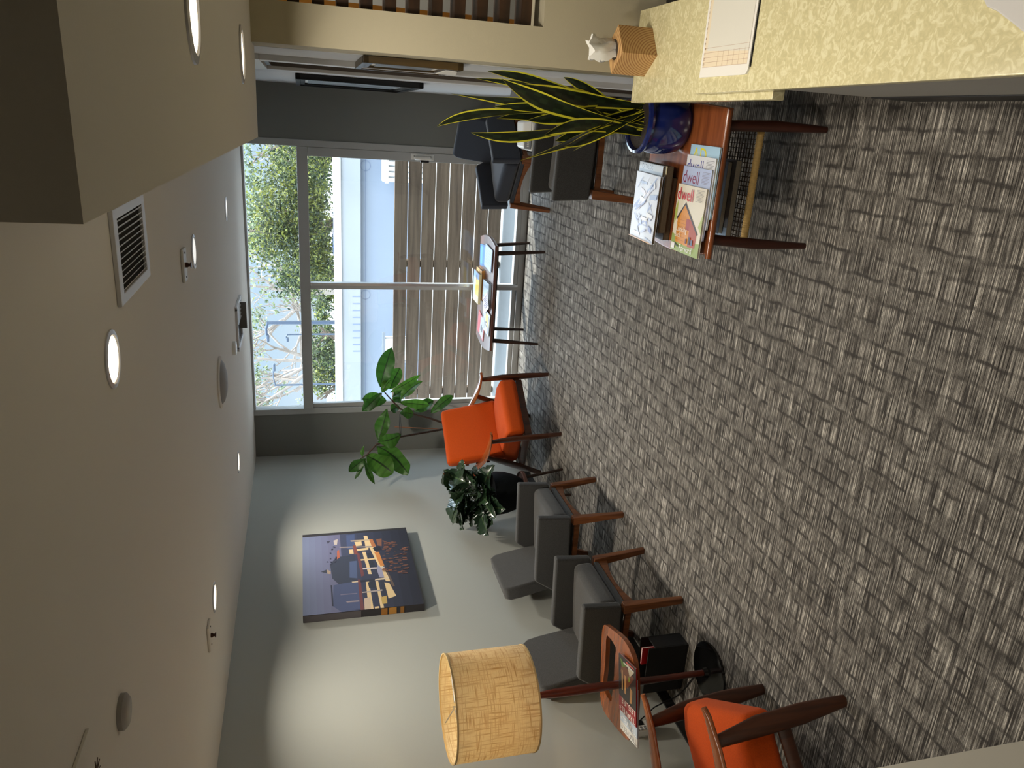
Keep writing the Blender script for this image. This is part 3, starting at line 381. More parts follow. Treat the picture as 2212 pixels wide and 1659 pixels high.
wbox('head_rail', WX0+.055, WX1-.055, H-.02, H, -.005, .08); wbox('transom_bar', WX0+.055, WX1-.055, 1.953, 2.042, -.015, .085)
wbox('sash_stile', WX0+.056, WX0+.095, .055, 1.953, .01, .06); wbox('sash_stile', WX1-.13, WX1-.056, .055, 1.953, -.012, .04)
mu = wbox('mullion', -1.519, -1.462, .055, 1.953, -.012, .05)
wbox('mullion_cap', -1.486, -1.462, .055, 1.953, -.016, -.011, alu_bright, .001)
wbox('bottom_rail', WX0+.055, WX1-.055, 0, .058, -.012, .085)
wbox('sash_rail', WX0+.096, -1.52, .058, .10, .01, .05); wbox('sash_rail', -1.46, WX1-.131, .058, .10, -.01, .03)
wbox('pane', WX0+.056, WX1-.056, 2.042, H-.02, .045, .049, glass, 0)
wbox('pane', WX0+.096, -1.52, .10, 1.953, .034, .038, glass, 0)
wbox('pane', -1.461, WX1-.131, .10, 1.953, .012, .016, glass, 0)
lk = MB(); lk.box((WX1-.09, -.016, .988), (.05, .008, .2), white_plastic, .003); lk.box((WX1-.10, -.032, .985), (.034, .03, .15), white_plastic, .014, 3)
lk.box((WX1-.125, -.03, .97), (.02, .02, .075), dark_plastic, .004)
for zz in (.915, 1.06): lk.tube([(WX1-.085, -.02, zz), (WX1-.085, -.023, zz)], .004, dark_plastic)
lk.build('latch', win)

# ------------------------------------------------------------------ seating (local front is -y)
def slab(mb, outline, x, th, m, bev=.012):
    """outline in (y,z), extruded along x round x"""
    M = Matrix(((0, 0, 1, x), (1, 0, 0, 0), (0, 1, 0, 0), (0, 0, 0, 1)))
    t = bmesh.new(); a = [t.verts.new((p[0], p[1], -th/2)) for p in outline]; b = [t.verts.new((p[0], p[1], th/2)) for p in outline]
    n = len(a); t.faces.new(a[::-1]); t.faces.new(b)
    for i in range(n): t.faces.new([a[i], a[(i+1) % n], b[(i+1) % n], b[i]])
    bmesh.ops.recalc_face_normals(t, faces=t.faces)
    bmesh.ops.bevel(t, geom=t.edges[:], offset=bev, segments=3, profile=.5, affect='EDGES')
    mb._add(t, m, M)
def cushion(w, d, h, m, crown=.02, n=10, r=.035):
    """a rounded upholstered pad w x d x h with a softly crowned top, centred on its underside"""
    t = bmesh.new(); bmesh.ops.create_cube(t, size=1)
    for v in t.verts: v.co = Vector((v.co.x*w, v.co.y*d, (v.co.z+.5)*h))
    bmesh.ops.bevel(t, geom=t.edges[:], offset=r, segments=4, profile=.5, affect='EDGES')
    bmesh.ops.subdivide_edges(t, edges=[e for e in t.edges if e.calc_length() > .12], cuts=7, use_grid_fill=True)
    for v in t.verts:
        if v.co.z > h*.6: v.co.z += crown*(1-(2*v.co.x/w)**2)*(1-(2*v.co.y/d)**2)
    return t
def grey_chair(label, fab, group):
    t = thing('armchair', label, 'chair', group=group)
    mb = MB(); c = cushion(.43, .50, .12, fab, .018)
    mb._add(c, fab, Matrix.Translation((0, -.045, .345)) @ Matrix.Rotation(R(-4), 4, 'X')); mb.build('seat_cushion', t, sharp=60)
    for s in (-1, 1):
        mb = MB(); slab(mb, [(-.30, .365), (-.315, .59), (.16, .575), (.25, .44), (.25, .34)], s*.243, .055, fab, .014); mb.build('arm', t, sharp=60)
    mb = MB()
    M = Matrix.Translation((0, .195, .33)) @ Matrix.Rotation(R(-12), 4, 'X')
    mb.prism([(-.205, 0), (.205, 0), (.22, .33), (.216, .405), (.19, .44), (-.19, .44), (-.216, .405), (-.22, .33)], -.05, .05, fab, M @ Matrix.Rotation(R(90), 4, 'X'), .018, 3)
    mb.build('backrest', t, sharp=60)
    mb = MB(); mb.box((0, -.01, .335), (.43, .54, .03), fab, .006); mb.build('seat_base', t)
    for s in (-1, 1):
        mb = MB(); mb.hexa([(s*.262-.015, -.315, 0), (s*.262+.015, -.315, 0), (s*.262+.015, -.28, 0), (s*.262-.015, -.28, 0)], [(s*.236-.024, -.295, .345), (s*.236+.024, -.295, .345), (s*.236+.024, -.24, .345), (s*.236-.024, -.24, .345)], teak, .005)
        mb.build('leg', t)
        mb = MB(); mb.hexa([(s*.25-.014, .30, 0), (s*.25+.014, .30, 0), (s*.25+.014, .335, 0), (s*.25-.014, .335, 0)], [(s*.225-.02, .16, .33), (s*.225+.02, .16, .33), (s*.225+.02, .215, .33), (s*.225-.02, .215, .33)], teak, .005)
        mb.build('leg', t)
    mb = MB(); n = 12
    top = [(-.215+.43*k/n, .318) for k in range(n+1)]; bot = [(-.215+.43*k/n, .262+.035*math.sin(PI*k/n)) for k in range(n+1)]
    mb.prism(top+bot[::-1], -.011, .011, teak, Matrix.Translation((0, -.268, 0)) @ Matrix.Rotation(R(90), 4, 'X')); mb.build('apron', t)
    for s in (-1, 1): MB().box((s*.225, -.04, .305), (.02, .44, .035), teak, .003).build('side_rail', t)
    return t
A = grey_chair('charcoal upholstered armchair with teak legs beside the floor lamp', grey_fab, 'charcoal armchairs along the walls')
A.location = (-2.775, 3.50, 0); A.rotation_euler = (0, 0, R(90))
dup(A, (-2.715, 4.375, 0), R(90), 'charcoal upholstered armchair with teak legs beside the dark speckled planter')
dup(A, (-.115, 4.60, 0), R(-90), 'charcoal armchair against the white wall behind the snake plant')
grey_chair('dark navy armchair standing in the corner right of the window', navy_fab, None)
N_ = [o for o in C.objects if o.name.startswith('armchair') and o.get('label', '').startswith('dark navy')][0]
N_.location = (-.30, 6.29, 0); N_.rotation_euler = (0, 0, R(-38))

def easy_chair(label, group):
    t = thing('lounge_chair', label, 'chair', group=group)
    mb = MB(); c = cushion(.53, .56, .15, orange_fab, .02, r=.045)
    for v in c.verts:                                          # fuller front edge
        if v.co.y < -.2: v.co.z -= .012
    mb._add(c, orange_fab, Matrix.Translation((0, -.01, .275)) @ Matrix.Rotation(R(-7), 4, 'X')); mb.build('seat_cushion', t, sharp=70)
    mb = MB(); c = cushion(.55, .50, .115, orange_fab, .02, r=.04)
    for v in c.verts: v.co.x *= 1-.05*(v.co.y+.25)/.5; v.co.z += .035*(v.co.x/.27)**2
    # pad stands up: its y axis points up and leans back
    M = Matrix.Translation((0, .285, .60)) @ Matrix.Rotation(R(90-17), 4, 'X')
    mb._add(c, orange_fab, M); mb.build('back_cushion', t, sharp=70)
    for s in (-1, 1):
        mb = MB()
        pts = [(s*.285, -.325, .600), (s*.288, -.29, .590), (s*.295, -.18, .578), (s*.302, -.05, .575), (s*.302, .08, .580), (s*.297, .20, .595), (s*.29, .30, .618), (s*.285, .335, .628)]
        mb.tube(pts, [.012, .02, .034, .044, .042, .033, .022, .010], teak_arm, 14, flat=[(1, .95), (1, .62), (1, .36), (1, .28), (1, .28), (1, .34), (1, .5), (1, .9)], up=(0, 0, 1))
        mb.build('armrest', t, sharp=70)
        for pr in ([(s*.292, -.275, 0), (s*.296, -.255, .20), (s*.297, -.235, .40), (s*.299, -.205, .575)], [(s*.292, .445, 0), (s*.296, .33, .17), (s*.297, .20, .36), (s*.300, .06, .575)]):
            mb = MB(); mb.tube(pr, [.026, .036, .036, .026], teak_leg2, 12, flat=[(.55, .9), (.5, 1.1), (.5, 1.1), (.6, .9)], up=(0, 1, .2)); mb.build('leg', t, sharp=70)
        mb = MB(); mb.tube([(s*.280, -.245, .285), (s*.280, .30, .205)], .03, teak_leg2, 12, flat=(.4, 1), up=(0, 0, 1)); mb.build('side_rail', t, sharp=70)
    MB().box((0, -.225, .262), (.55, .022, .06), teak_leg2, .006).build('cross_rail', t); MB().box((0, .27, .215), (.55, .022, .05), teak_leg2, .006).build('cross_rail', t)
    for k in range(5): MB().box((0, .275+.022*k+.055, .30+.09*k), (.40, .012, .03), teak_leg2, .004, rot=(R(-17), 0, 0)).build('back_slat', t)
    return t
teak_leg2 = wood('oiled_teak', (52, 27, 17), (88, 48, 28), axis=2, rough=.32, coat=.2)
O1 = easy_chair('orange lounge chair with paddle armrests in the corner beside the window', 'orange lounge chairs')
O1.location = (-2.435, 5.837, 0); O1.rotation_euler = (0, 0, R(51.5))
dup(O1, (-2.455, 2.038, 0), R(126.4), 'orange lounge chair with paddle armrests nearest the viewer, beside the lamp table')

# ------------------------------------------------------------------ table by the window
tw = thing('coffee_table', 'dark walnut coffee table with splayed legs in front of the window', 'table', (-1.46, 6.495, 0))
mb = MB(); n = 14; o = []
for k in range(n+1): o.append((.46+.045*math.sin(PI*k/n), -.28+.56*k/n))
for k in range(n+1): o.append((-.46-.045*math.sin(PI*k/n), .28-.56*k/n))
mb.prism(o, .425, .452, walnut, None, .006); mb.build('tabletop', tw)
for yy in (-.2, .2): MB().box((0, yy, .412), (.78, .03, .03), walnut_dark, .003).build('apron', tw)
for sx in (-1, 1):
    for sy in (-1, 1):
        MB().tube([(sx*.412, sy*.242, 0), (sx*.385, sy*.20, .425)], [.012, .021], walnut_dark, 12).build('leg', tw)

# ------------------------------------------------------------------ table by the counter with a cane shelf
tn = thing('side_table', 'reddish teak table with a woven cane shelf beside the reception counter', 'table', (-.187, 3.085, 0))
mb = MB(); w2, d2_ = .307, .325; o = []
for k in range(n+1): o.append((w2-.02+.02*math.sin(PI*k/n), -d2_+2*d2_*k/n))
for k in range(n+1): o.append((-w2+.035-.035*math.sin(PI*k/n), d2_-2*d2_*k/n))
mb.prism(o, .405, .436, teak_top, None, .008, 3)
mb.build('tabletop', tn)
for yy in (-.318, .318): MB().tube([(-.29, yy, .4215), (.28, yy, .4215)], .014, teak_top, 12, up=(0, 0, 1)).build('raised_edge', tn)
for sx, x in ((-1, -.225), (1, .232)):
    for sy in (-1, 1):
        MB().tube([(x, sy*.342, 0), (x, sy*.325, .22), (x-.01*sx, sy*.300, .41)], [.0125, .022, .021], red_leg, 14).build('leg', tn)
zs = .205
for sy in (-1, 1):
    mb = MB(); mb.tube([(-.235, sy*.21, zs), (.235, sy*.21, zs)], .014, cane, 12)
    for k in range(46): mb.lathe([(.0148, -.003), (.0155, 0), (.0148, .003)], cane, (0, 0, 0), 10, Matrix.Translation((-.215+.43*k/45, sy*.21, zs)) @ Matrix.Rotation(R(90), 4, 'Y'))
    mb.build('shelf_rail', tn)
for x in (-.235, .235): MB().tube([(x, -.325, zs), (x, .325, zs)], .012, red_leg, 10).build('shelf_bearer', tn)
mb = MB()
for k in range(24): mb.tube([(-.215+.43*k/23, -.21, zs+.006), (-.215+.43*k/23, .21, zs+.006)], .0022, cane_dark, 5)
for k in range(20): mb.tube([(-.222, -.2+.4*k/19, zs+.008+.002*(k % 2)), (.222, -.2+.4*k/19, zs+.008)], .0022, cane_dark, 5)
mb.build('cane_webbing', tn)

# ------------------------------------------------------------------ lamp table and floor lamp
TRAY_OUT = [(-2.489, 3.115), (-2.453, 3.039), (-2.417, 2.941), (-2.397, 2.857), (-2.402, 2.785), (-2.436, 2.73), (-2.52, 2.689), (-2.633, 2.662), (-2.738, 2.654), (-2.828, 2.668), (-2.87, 2.721), (-2.914, 2.856), (-2.945, 2.993), (-2.9, 3.061), (-2.818, 3.077), (-2.636, 3.114), (-2.554, 3.13)]
TRAY_SLOT = [(-2.517, 3.066), (-2.501, 2.952), (-2.549, 2.943), (-2.667, 2.926), (-2.783, 2.919), (-2.827, 2.929), (-2.832, 3.033), (-2.764, 3.044), (-2.715, 3.044), (-2.602, 3.059)]
LX, LY, TZ = -2.658, 2.858, .515
def smooth_loop(p, k=4):
    q = []; n = len(p)
    for i in range(n):
        p0, p1, p2, p3 = [Vector(p[(i+j) % n]) for j in (-1, 0, 1, 2)]
        for s in range(k):
            t = s/k; q.append(tuple(.5*((2*p1)+(p2-p0)*t+(2*p0-5*p1+4*p2-p3)*t*t+(3*p1-p0-3*p2+p3)*t**3)))
    return q
def plate_with_hole(mb, outer, hole, z0, z1, m):
    t = bmesh.new(); loops = []
    for lp in (outer, hole):
        v = [t.verts.new((a, b, z1)) for a, b in lp]; loops.append([t.edges.new((v[i], v[(i+1) % len(v)])) for i in range(len(v))])
    bmesh.ops.triangle_fill(t, edges=loops[0]+loops[1], use_beauty=True)
    g = bmesh.ops.extrude_face_region(t, geom=t.faces[:]); bmesh.ops.translate(t, verts=[e for e in g['geom'] if isinstance(e, bmesh.types.BMVert)], vec=(0, 0, z0-z1))
    bmesh.ops.recalc_face_normals(t, faces=t.faces); mb._add(t, m)
rack_m = mat('shadow_rack', (12, 11, 11), .6)
mh = thing('added_holder', 'added black magazine holder standing in for shadow behind the floor lamp', 'magazine holder', (-2.82, 3.15, 0))  # added; its black stands in for shadow under the armchair and tray
MB().box((0, 0, .012), (.30, .11, .02), rack_m, .004).build('base', mh)
for yy in (-.05, .05): MB().box((0, yy, .13), (.30, .008, .22), rack_m, .003).build('side_panel', mh)
for xx in (-.146, .146): MB().box((xx, 0, .11), (.008, .092, .18), rack_m, .003).build('end_panel', mh)

lamp_m = bpy.data.materials.new('lamp_shade_linen'); lamp_m.use_nodes = True
nt = lamp_m.node_tree; p = nt.nodes['Principled BSDF']; L = nt.links
tc = nt.nodes.new('ShaderNodeTexCoord')
def ln(sc):
    mp = nt.nodes.new('ShaderNodeMapping'); mp.inputs['Scale'].default_value = sc; L.new(tc.outputs['UV'], mp.inputs['Vector'])
    n = nt.nodes.new('ShaderNodeTexNoise'); n.inputs['Scale'].default_value = 1; n.inputs['Detail'].default_value = 3; L.new(mp.outputs['Vector'], n.inputs['Vector']); return n
n1, n2 = ln((14, 230, 1)), ln((190, 12, 1))
mxn = nt.nodes.new('ShaderNodeMath'); mxn.operation = 'MAXIMUM'; L.new(n1.outputs[0], mxn.inputs[0]); L.new(n2.outputs[0], mxn.inputs[1])
rp = nt.nodes.new('ShaderNodeValToRGB'); rp.color_ramp.elements[0].position = .5; rp.color_ramp.elements[1].position = .72
rp.color_ramp.elements[0].color = (*S(244, 232, 200), 1); rp.color_ramp.elements[1].color = (*S(206, 178, 128), 1); L.new(mxn.outputs[0], rp.inputs[0])
L.new(rp.outputs[0], p.inputs['Base Color']); p.inputs['Roughness'].default_value = .85
tl = nt.nodes.new('ShaderNodeBsdfTranslucent'); L.new(rp.outputs[0], tl.inputs['Color'])
ms = nt.nodes.new('ShaderNodeMixShader'); ms.inputs[0].default_value = .45; L.new(p.outputs[0], ms.inputs[1]); L.new(tl.outputs[0], ms.inputs[2]); L.new(ms.outputs[0], nt.nodes['Material Output'].inputs['Surface'])
fl = thing('floor_lamp', 'floor lamp with a linen drum shade and a slotted teak tray on its pole', 'lamp', (LX, LY, 0))
mb = MB(); plate_with_hole(mb, [(x-LX, y-LY) for x, y in smooth_loop(TRAY_OUT)], [(x-LX, y-LY) for x, y in smooth_loop(TRAY_SLOT, 2)], TZ-.024, TZ, teak_top); ty_ = mb.build('tray', fl)
MB().lathe([(.02, TZ-.045), (.036, TZ-.045), (.036, TZ-.025), (.02, TZ-.025)], black_gloss, seg=24).build('tray_collar', ty_)
MB().lathe([(0, 0), (.152, 0), (.156, .006), (.154, .014), (.12, .02), (.03, .026), (.024, .045), (0, .045)], black_gloss, seg=48).build('base', fl)
MB().lathe([(0, .04), (.016, .045), (.0165, .25), (.02, .50), (.0235, .72), (.022, .86), (.016, .93), (.019, .97), (.019, .985), (0, .985)], wood('lamp_pole_wood', (70, 26, 16), (112, 46, 26), axis=2, rough=.28, coat=.3), seg=24).build('pole', fl)
mb = MB(); mb.lathe([(.247, 1.0), (.247, 1.395), (.244, 1.395), (.244, 1.0), (.247, 1.0)], lamp_m, seg=72); sh = mb.build('shade', fl, sharp=50)
uv = sh.data.uv_layers.new(name='UVMap')
for pl in sh.data.polygons:
    us = [(math.atan2(sh.data.vertices[sh.data.loops[i].vertex_index].co.y, sh.data.vertices[sh.data.loops[i].vertex_index].co.x)/(2*PI)) % 1 for i in pl.loop_indices]
    wrap = max(us)-min(us) > .5
    for i, u in zip(pl.loop_indices, us): uv.data[i].uv = (u+1 if wrap and u < .5 else u, sh.data.vertices[sh.data.loops[i].vertex_index].co.z*.6)
trim_m = mat('shade_trim', (196, 170, 120), .7)
for z0 in (1.0, 1.388): under(sh, MB().lathe([(.249, z0), (.249, z0+.008), (.243, z0+.008), (.243, z0), (.249, z0)], trim_m, seg=72).build('shade_trim', fl))
mb = MB()
for k in range(3):
    a = 2*PI*k/3+.5; mb.tube([(.02*math.cos(a), .02*math.sin(a), 1.36), (.245*math.cos(a), .245*math.sin(a), 1.375)], .003, steel, 6)
mb.tube([(0, 0, .98), (0, 0, 1.37)], .005, steel, 8); mb.build('harp', fl)
MB().lathe([(0, 1.10), (.014, 1.10), (.016, 1.12), (.03, 1.16), (.032, 1.19), (.022, 1.22), (0, 1.23)], mat('bulb_glass', (255, 226, 170), .3, emit=((255, 206, 130), 8)), seg=20).build('bulb', fl)
cord = MB(); cord.tube([(LX-.11, LY+.09, .012), (-2.80, 2.99, .006), (-2.98, 3.08, .006), (-3.08, 3.15, .006), (-3.10, 3.16, .03), (-3.10, 3.12, .14), (-3.10, 3.05, .25), (-3.092, 3.02, .288)], .0035, dark_plastic, 6)
cd = cord.build('cord', fl, (-LX, -LY, 0)); cd['label'] = 'thin black cord'
# remote sensor plugged into the outlet
od = thing('plug_in_device', 'white plug-in controller with a dark screen on the wall outlet', 'device', (XL, 2.985, .30))
MB().box((.004, .005, .0), (.006, .085, .125), white_plastic, .003).build('outlet_plate', od)
bd_ = MB().box((.031, -.005, -.012), (.046, .075, .105), white_plastic, .012, 3).build('body', od)
MB().box((.0546, .012, -.012), (.002, .034, .04), dark_plastic, .001).build('screen', bd_)
mb = MB()
for a in range(2):
    for b in range(4): mb.box((.0546, -.034+.016*a, -.05+.022*b), (.003, .011, .012), grey_plastic, .002)
mb.build('buttons', bd_)
MB().box((.024, .028, .052), (.03, .022, .018), dark_plastic, .004).build('plug', od)

# ------------------------------------------------------------------ reception counter
stone = bpy.data.materials.new('cream_quartz_stone'); stone.use_nodes = True
nt = stone.node_tree; p = nt.nodes['Principled BSDF']; L = nt.links
tc = nt.nodes.new('ShaderNodeTexCoord'); v = nt.nodes.new('ShaderNodeTexNoise'); v.inputs['Scale'].default_value = 48; v.inputs['Detail'].default_value = 6; v.inputs['Distortion'].default_value = 1.4
rp = nt.nodes.new('ShaderNodeValToRGB'); e = rp.color_ramp.elements; e[0].position = .36; e[1].position = .64; e[0].color = (*S(200, 192, 150), 1); e[1].color = (*S(226, 220, 182), 1)
x = e.new(.5); x.color = (*S(210, 201, 158), 1)
L.new(tc.outputs['Object'], v.inputs['Vector']); L.new(v.outputs['Fac'], rp.inputs[0]); L.new(rp.outputs[0], p.inputs['Base Color']); p.inputs['Roughness'].default_value = .16; p.inputs['Specular IOR Level'].default_value = .4
cu = thing('reception_counter', 'cream stone reception counter with a stepped lower ledge', 'counter', (.5, 1.6, 0))
def cb(name, x0, x1, y0, y1, z0, z1, m, bev=.003): return MB().box(((x0+x1)/2-.5, (y0+y1)/2-1.6, (z0+z1)/2), (x1-x0, y1-y0, z1-z0), m, bev).build(name, cu)
MB().hexa([(.10-.5, 1.975-1.6, .712), (.424-.5, 1.975-1.6, .712), (.424-.5, 2.955-1.6, .712), (.096-.5, 2.955-1.6, .712)], [(.10-.5, 1.975-1.6, .75), (.424-.5, 1.975-1.6, .75), (.424-.5, 2.955-1.6, .75), (.096-.5, 2.955-1.6, .75)], stone, .003).build('ledge', cu)
MB().hexa([(.136-.5, .70-1.6, .762), (1.0-.5, .70-1.6, .762), (1.0-.5, 2.36-1.6, .762), (.117-.5, 2.36-1.6, .762)], [(.136-.5, .70-1.6, .79), (1.0-.5, .70-1.6, .79), (1.0-.5, 2.36-1.6, .79), (.117-.5, 2.36-1.6, .79)], stone, .003).build('worktop', cu)
cab = mat('counter_front_grey', (150, 148, 142), .5)
cb('front_panel', .150, .175, .75, 2.32, .17, .711, cab); cb('sub_top', .150, .98, .72, 1.97, .712, .761, cab)
cb('end_panel', .176, .95, 2.30, 2.32, .10, .711, cab); cb('kick', .146, .170, .75, 2.31, 0, .169, black_vinyl); cb('shelf_bracket', .24, .40, 2.86, 2.95, .60, .711, cab)
MB().box((1.0-.5-.03, 1.53-1.6, .36), (.025, 1.5, .70), cab, .002).build('back_panel', cu)
tag(MB().box((.60, 2.80, .33), (.3, .28, .66), dark_plastic, .01).box((.60, 2.80, .668), (.26, .24, .014), black_vinyl, .004).build('black_cabinet'), 'black box standing behind the counter by the partition', 'cabinet')

# ------------------------------------------------------------------ things on the counter
pine = bpy.data.materials.new('pine_end_grain'); pine.use_nodes = True
nt = pine.node_tree; p = nt.nodes['Principled BSDF']; L = nt.links
tc = nt.nodes.new('ShaderNodeTexCoord'); mp = nt.nodes.new('ShaderNodeMapping'); mp.inputs['Location'].default_value = (.08, .09, .02); mp.inputs['Scale'].default_value = (1, 1, 1)
wv = nt.nodes.new('ShaderNodeTexWave'); wv.wave_type = 'RINGS'; wv.rings_direction = 'SPHERICAL'; wv.inputs['Scale'].default_value = 36; wv.inputs['Distortion'].default_value = 1.6; wv.inputs['Detail'].default_value = 2; wv.inputs['Detail Scale'].default_value = .5
rp = nt.nodes.new('ShaderNodeValToRGB'); e = rp.color_ramp.elements; e[0].color = (*S(206, 168, 114), 1); e[1].color = (*S(166, 116, 68), 1); e[0].position = .45; e[1].position = .95
L.new(tc.outputs['Object'], mp.inputs[0]); L.new(mp.outputs[0], wv.inputs[0]); L.new(wv.outputs[0], rp.inputs[0]); L.new(rp.outputs[0], p.inputs['Base Color']); p.inputs['Roughness'].default_value = .5
tb = thing('tissue_box_cover', 'pine cube tissue box cover on the end of the counter', 'tissue box', (.270, 2.838, .75), math.atan2(.068, .097))
mb = MB(); h = .0595
mb.box((0, 0, .0675), (2*h, 2*h, .135), pine, .002)
b_ = mb.build('box_shell', tb)
# slot in the lid
MB().prism([(.032*math.cos(2*PI*k/24)*1.2, .032*math.sin(2*PI*k/24)) for k in range(24)], .1351, .1356, mat('slot_dark', (60, 46, 34), .8)).build('slot', tb)
ts = MB(); rng = random.Random(3); rows = []
for i in range(9):
    z = .125+.013*i; f = .55+.45*(i/8)**.7; rw = []
    for j in range(21):
        a = 2*PI*j/20; fold = 1+.30*math.sin(4*a+.5*i)+.16*math.sin(7*a+1.3*i)
        rw.append((.040*(f*.5+.5)*fold*math.cos(a)+.004*math.sin(i), .022*(f*.5+.5)*fold*math.sin(a), z+(.010*math.sin(3*a) if i > 6 else 0)))
    rw[20] = rw[0]; rows.append(rw)
ts.grid(rows, mat('tissue', (236, 236, 232), .8)); ts.poly([Vector(q)*1 for q in rows[-1][:-1]], MATS['tissue'])
tag(ts.build('tissue', None, (.270, 2.838, .75), (0, 0, .6), sharp=80), 'crumpled white tissue sticking up out of the pine box', 'tissue')
# desk pad calendar
cal = thing('desk_calendar', 'white desk pad planner with printed lines on the counter top', 'calendar', (.36, 2.19, .790))
q = MB(); ang = -.055
def cp(u, v, z=0):   # u across (x), v along y
    return (-.196+u*1.0+.012*0, .135-v+.018*u*0, z)
out = [cp(0, 0)]+[cp(0, .26), cp(.002, .27), cp(.008, .277), cp(.018, .281)]+[cp(.42, .281), cp(.42, 0)]
q.prism([(a, b) for a, b, c in out][::-1], 0, .006, paper, None, 0); q.build('pad', cal)
q = MB(); z = .0064
q.poly([cp(.028, .012, z), cp(.028, .27, z), cp(.40, .27, z), cp(.40, .012, z)][::1], print_m, S(236, 222, 196))
q.poly([cp(.075, .03, z+.0003), cp(.062, .27, z+.0003), cp(.40, .27, z+.0003), cp(.40, .03, z+.0003)], print_m, S(226, 224, 214))
for k in range(5): q.poly([cp(.028+.0135*k, .012, z+.0006), cp(.028+.0135*k, .272, z+.0006), cp(.0288+.0135*k, .272, z+.0006), cp(.0288+.0135*k, .012, z+.0006)], print_m, S(190, 160, 140))
for k in range(6): q.poly([cp(.028, .10+.03*k, z+.0006), cp(.028, .1008+.03*k, z+.0006), cp(.072, .1008+.03*k, z+.0006), cp(.072, .10+.03*k, z+.0006)], print_m, S(200, 175, 150))
for k in range(13):
    M = basis(cp(.034+.0145*k, .012, z+.001), (0, -1, 0), (1, 0, 0)); q.text(str(13-k), .0095, M, print_m, S(140, 100, 84))
q.build('printed_sheet', cal)
q = MB(); q.tube([cp(.02, .283, .002), cp(.42, .283, .002)], .002, dark_plastic, 6); q.build('binding_strip', cal)
# grey rounded stand at the near end
st = thing('monitor_stand', 'light grey rounded stand at the near end of the counter', 'stand', (.42, 1.20, .79))
o = [(.20, -.30), (.20, .075), (-.135, .075), (-.155, .070), (-.172, .055), (-.182, .03), (-.205, -.01), (-.235, -.06), (-.25, -.12), (-.25, -.30)]
MB().prism(o[::-1], 0, .012, mat('light_grey_plastic', (196, 194, 192), .4), None, .004).build('foot', st)
MB().box((.02, -.12, .10), (.10, .03, .19), MATS['light_grey_plastic'], .01).build('neck', st)

# ------------------------------------------------------------------ slats in the partition opening
slat_m = wood('dark_slat', (38, 24, 14), (66, 42, 24), axis=0, rough=.45)
ss = thing('slat_screen', 'screen of dark horizontal wood slats filling the partition opening', 'screen', ((OX0+OX1)/2, YP+.10, OZ0))
for k in range(12):
    zc = 1.177-OZ0+.0838*k
    if zc+.02 < OZ1-OZ0: MB().box((0, 0, zc), (OX1-OX0-.002, .10, .041), slat_m, .002).build('slat', ss)
# ------------------------------------------------------------------ framed pictures on the right wall
gilt = wood('dark_gilt_frame', (44, 34, 18), (84, 66, 34), axis=2, rough=.4)
blackf = mat('black_frame', (20, 20, 22), .25)
def framed(name, label, y0, y1, z0, z1, dep, m, fw_):
    xm = (xr(y0)+xr(y1))/2; a = math.atan2(xr(y1)-xr(y0), y1-y0)
    t = thing(name, label, 'picture', (xm, (y0+y1)/2, (z0+z1)/2), -a)
    hy, hz = (y1-y0)/2, (z1-z0)/2; d = dep
    mb = MB()
    for k, (dd, ins) in enumerate(((d, 0), (d*.75, fw_*.5))):
        for yy in (-1, 1): mb.box((-dd/2-.001, yy*(hy-ins-fw_/4), 0), (dd, fw_/2, 2*(hz-ins)), m, .003)
        for zz in (-1, 1): mb.box((-dd/2-.001, 0, zz*(hz-ins-fw_/4)), (dd, 2*(hy-ins), fw_/2), m, .003)
    fr_ = mb.build('frame', t)
    mo_ = MB().box((-.006, 0, 0), (.01, 2*hy-fw_, 2*hz-fw_), paper).build('mount', t)
    MB().box((-.0135, 0, 0), (.003, 2*hy-fw_-.1, 2*hz-fw_-.1), mat(name+'_art', (120, 126, 130), .5, noise=(6, .5))).build('print', mo_)
    return t
framed('framed_picture', 'small picture in a dark gilt frame on the right wall, nearer the partition', 3.13, 3.60, 1.385, 1.77, .027, gilt, .05)
framed('framed_picture', 'larger picture in a black frame on the right wall, nearer the window', 5.02, 6.25, 1.26, 2.025, .034, blackf, .06)
tag(MB().hexa([(.168, 3.16, 1.405), (.166, 3.16, 1.405), (.160, 3.30, 1.385), (.162, 3.30, 1.385)], [(.170, 3.16, 1.45), (.168, 3.16, 1.45), (.158, 3.26, 1.475), (.160, 3.26, 1.475)], paper).build('paper_card'), 'small white card tucked into the gilt picture frame', 'card')

# ------------------------------------------------------------------ canvas on the left wall
pc = thing('canvas_print', 'unframed canvas print of a harbour jetty at dusk on the grey wall', 'picture', (XL, 4.77, 1.675))
cy0, cy1, cz0, cz1 = 4.262, 5.273, 1.285, 2.068
mb = MB(); mb.box((.0285, 0, 0), (.057, cy1-cy0, cz1-cz0), mat('canvas_edge', (44, 42, 46), .7), .002); mb.build('canvas', pc)
mb = MB()
def cq(p, x): return (x, p[0]-4.77, p[1]-1.675)
for k, (pts, c) in enumerate(ART):
    pp = [(max(cy0+.001, min(cy1-.001, a)), max(cz0+.001, min(cz1-.001, b))) for a, b in pts]
    mb.poly([cq(q_, .0572+.00002*k) for q_ in pp], canvas_m, S(*c))
mb.build('artwork', pc)
for z0, z1, c in ((1.53, 1.57, (150, 100, 40)), (1.47, 1.52, (170, 120, 50)), (1.42, 1.445, (140, 96, 40)), (1.70, 2.06, (84, 80, 84))):
    mb = MB(); mb.poly([(.004, cy0-4.7705, z0-1.675), (.054, cy0-4.7705, z0-1.675), (.054, cy0-4.7705, z1-1.675), (.004, cy0-4.7705, z1-1.675)], canvas_m, S(*c)); mb.build('wrapped_edge', pc)

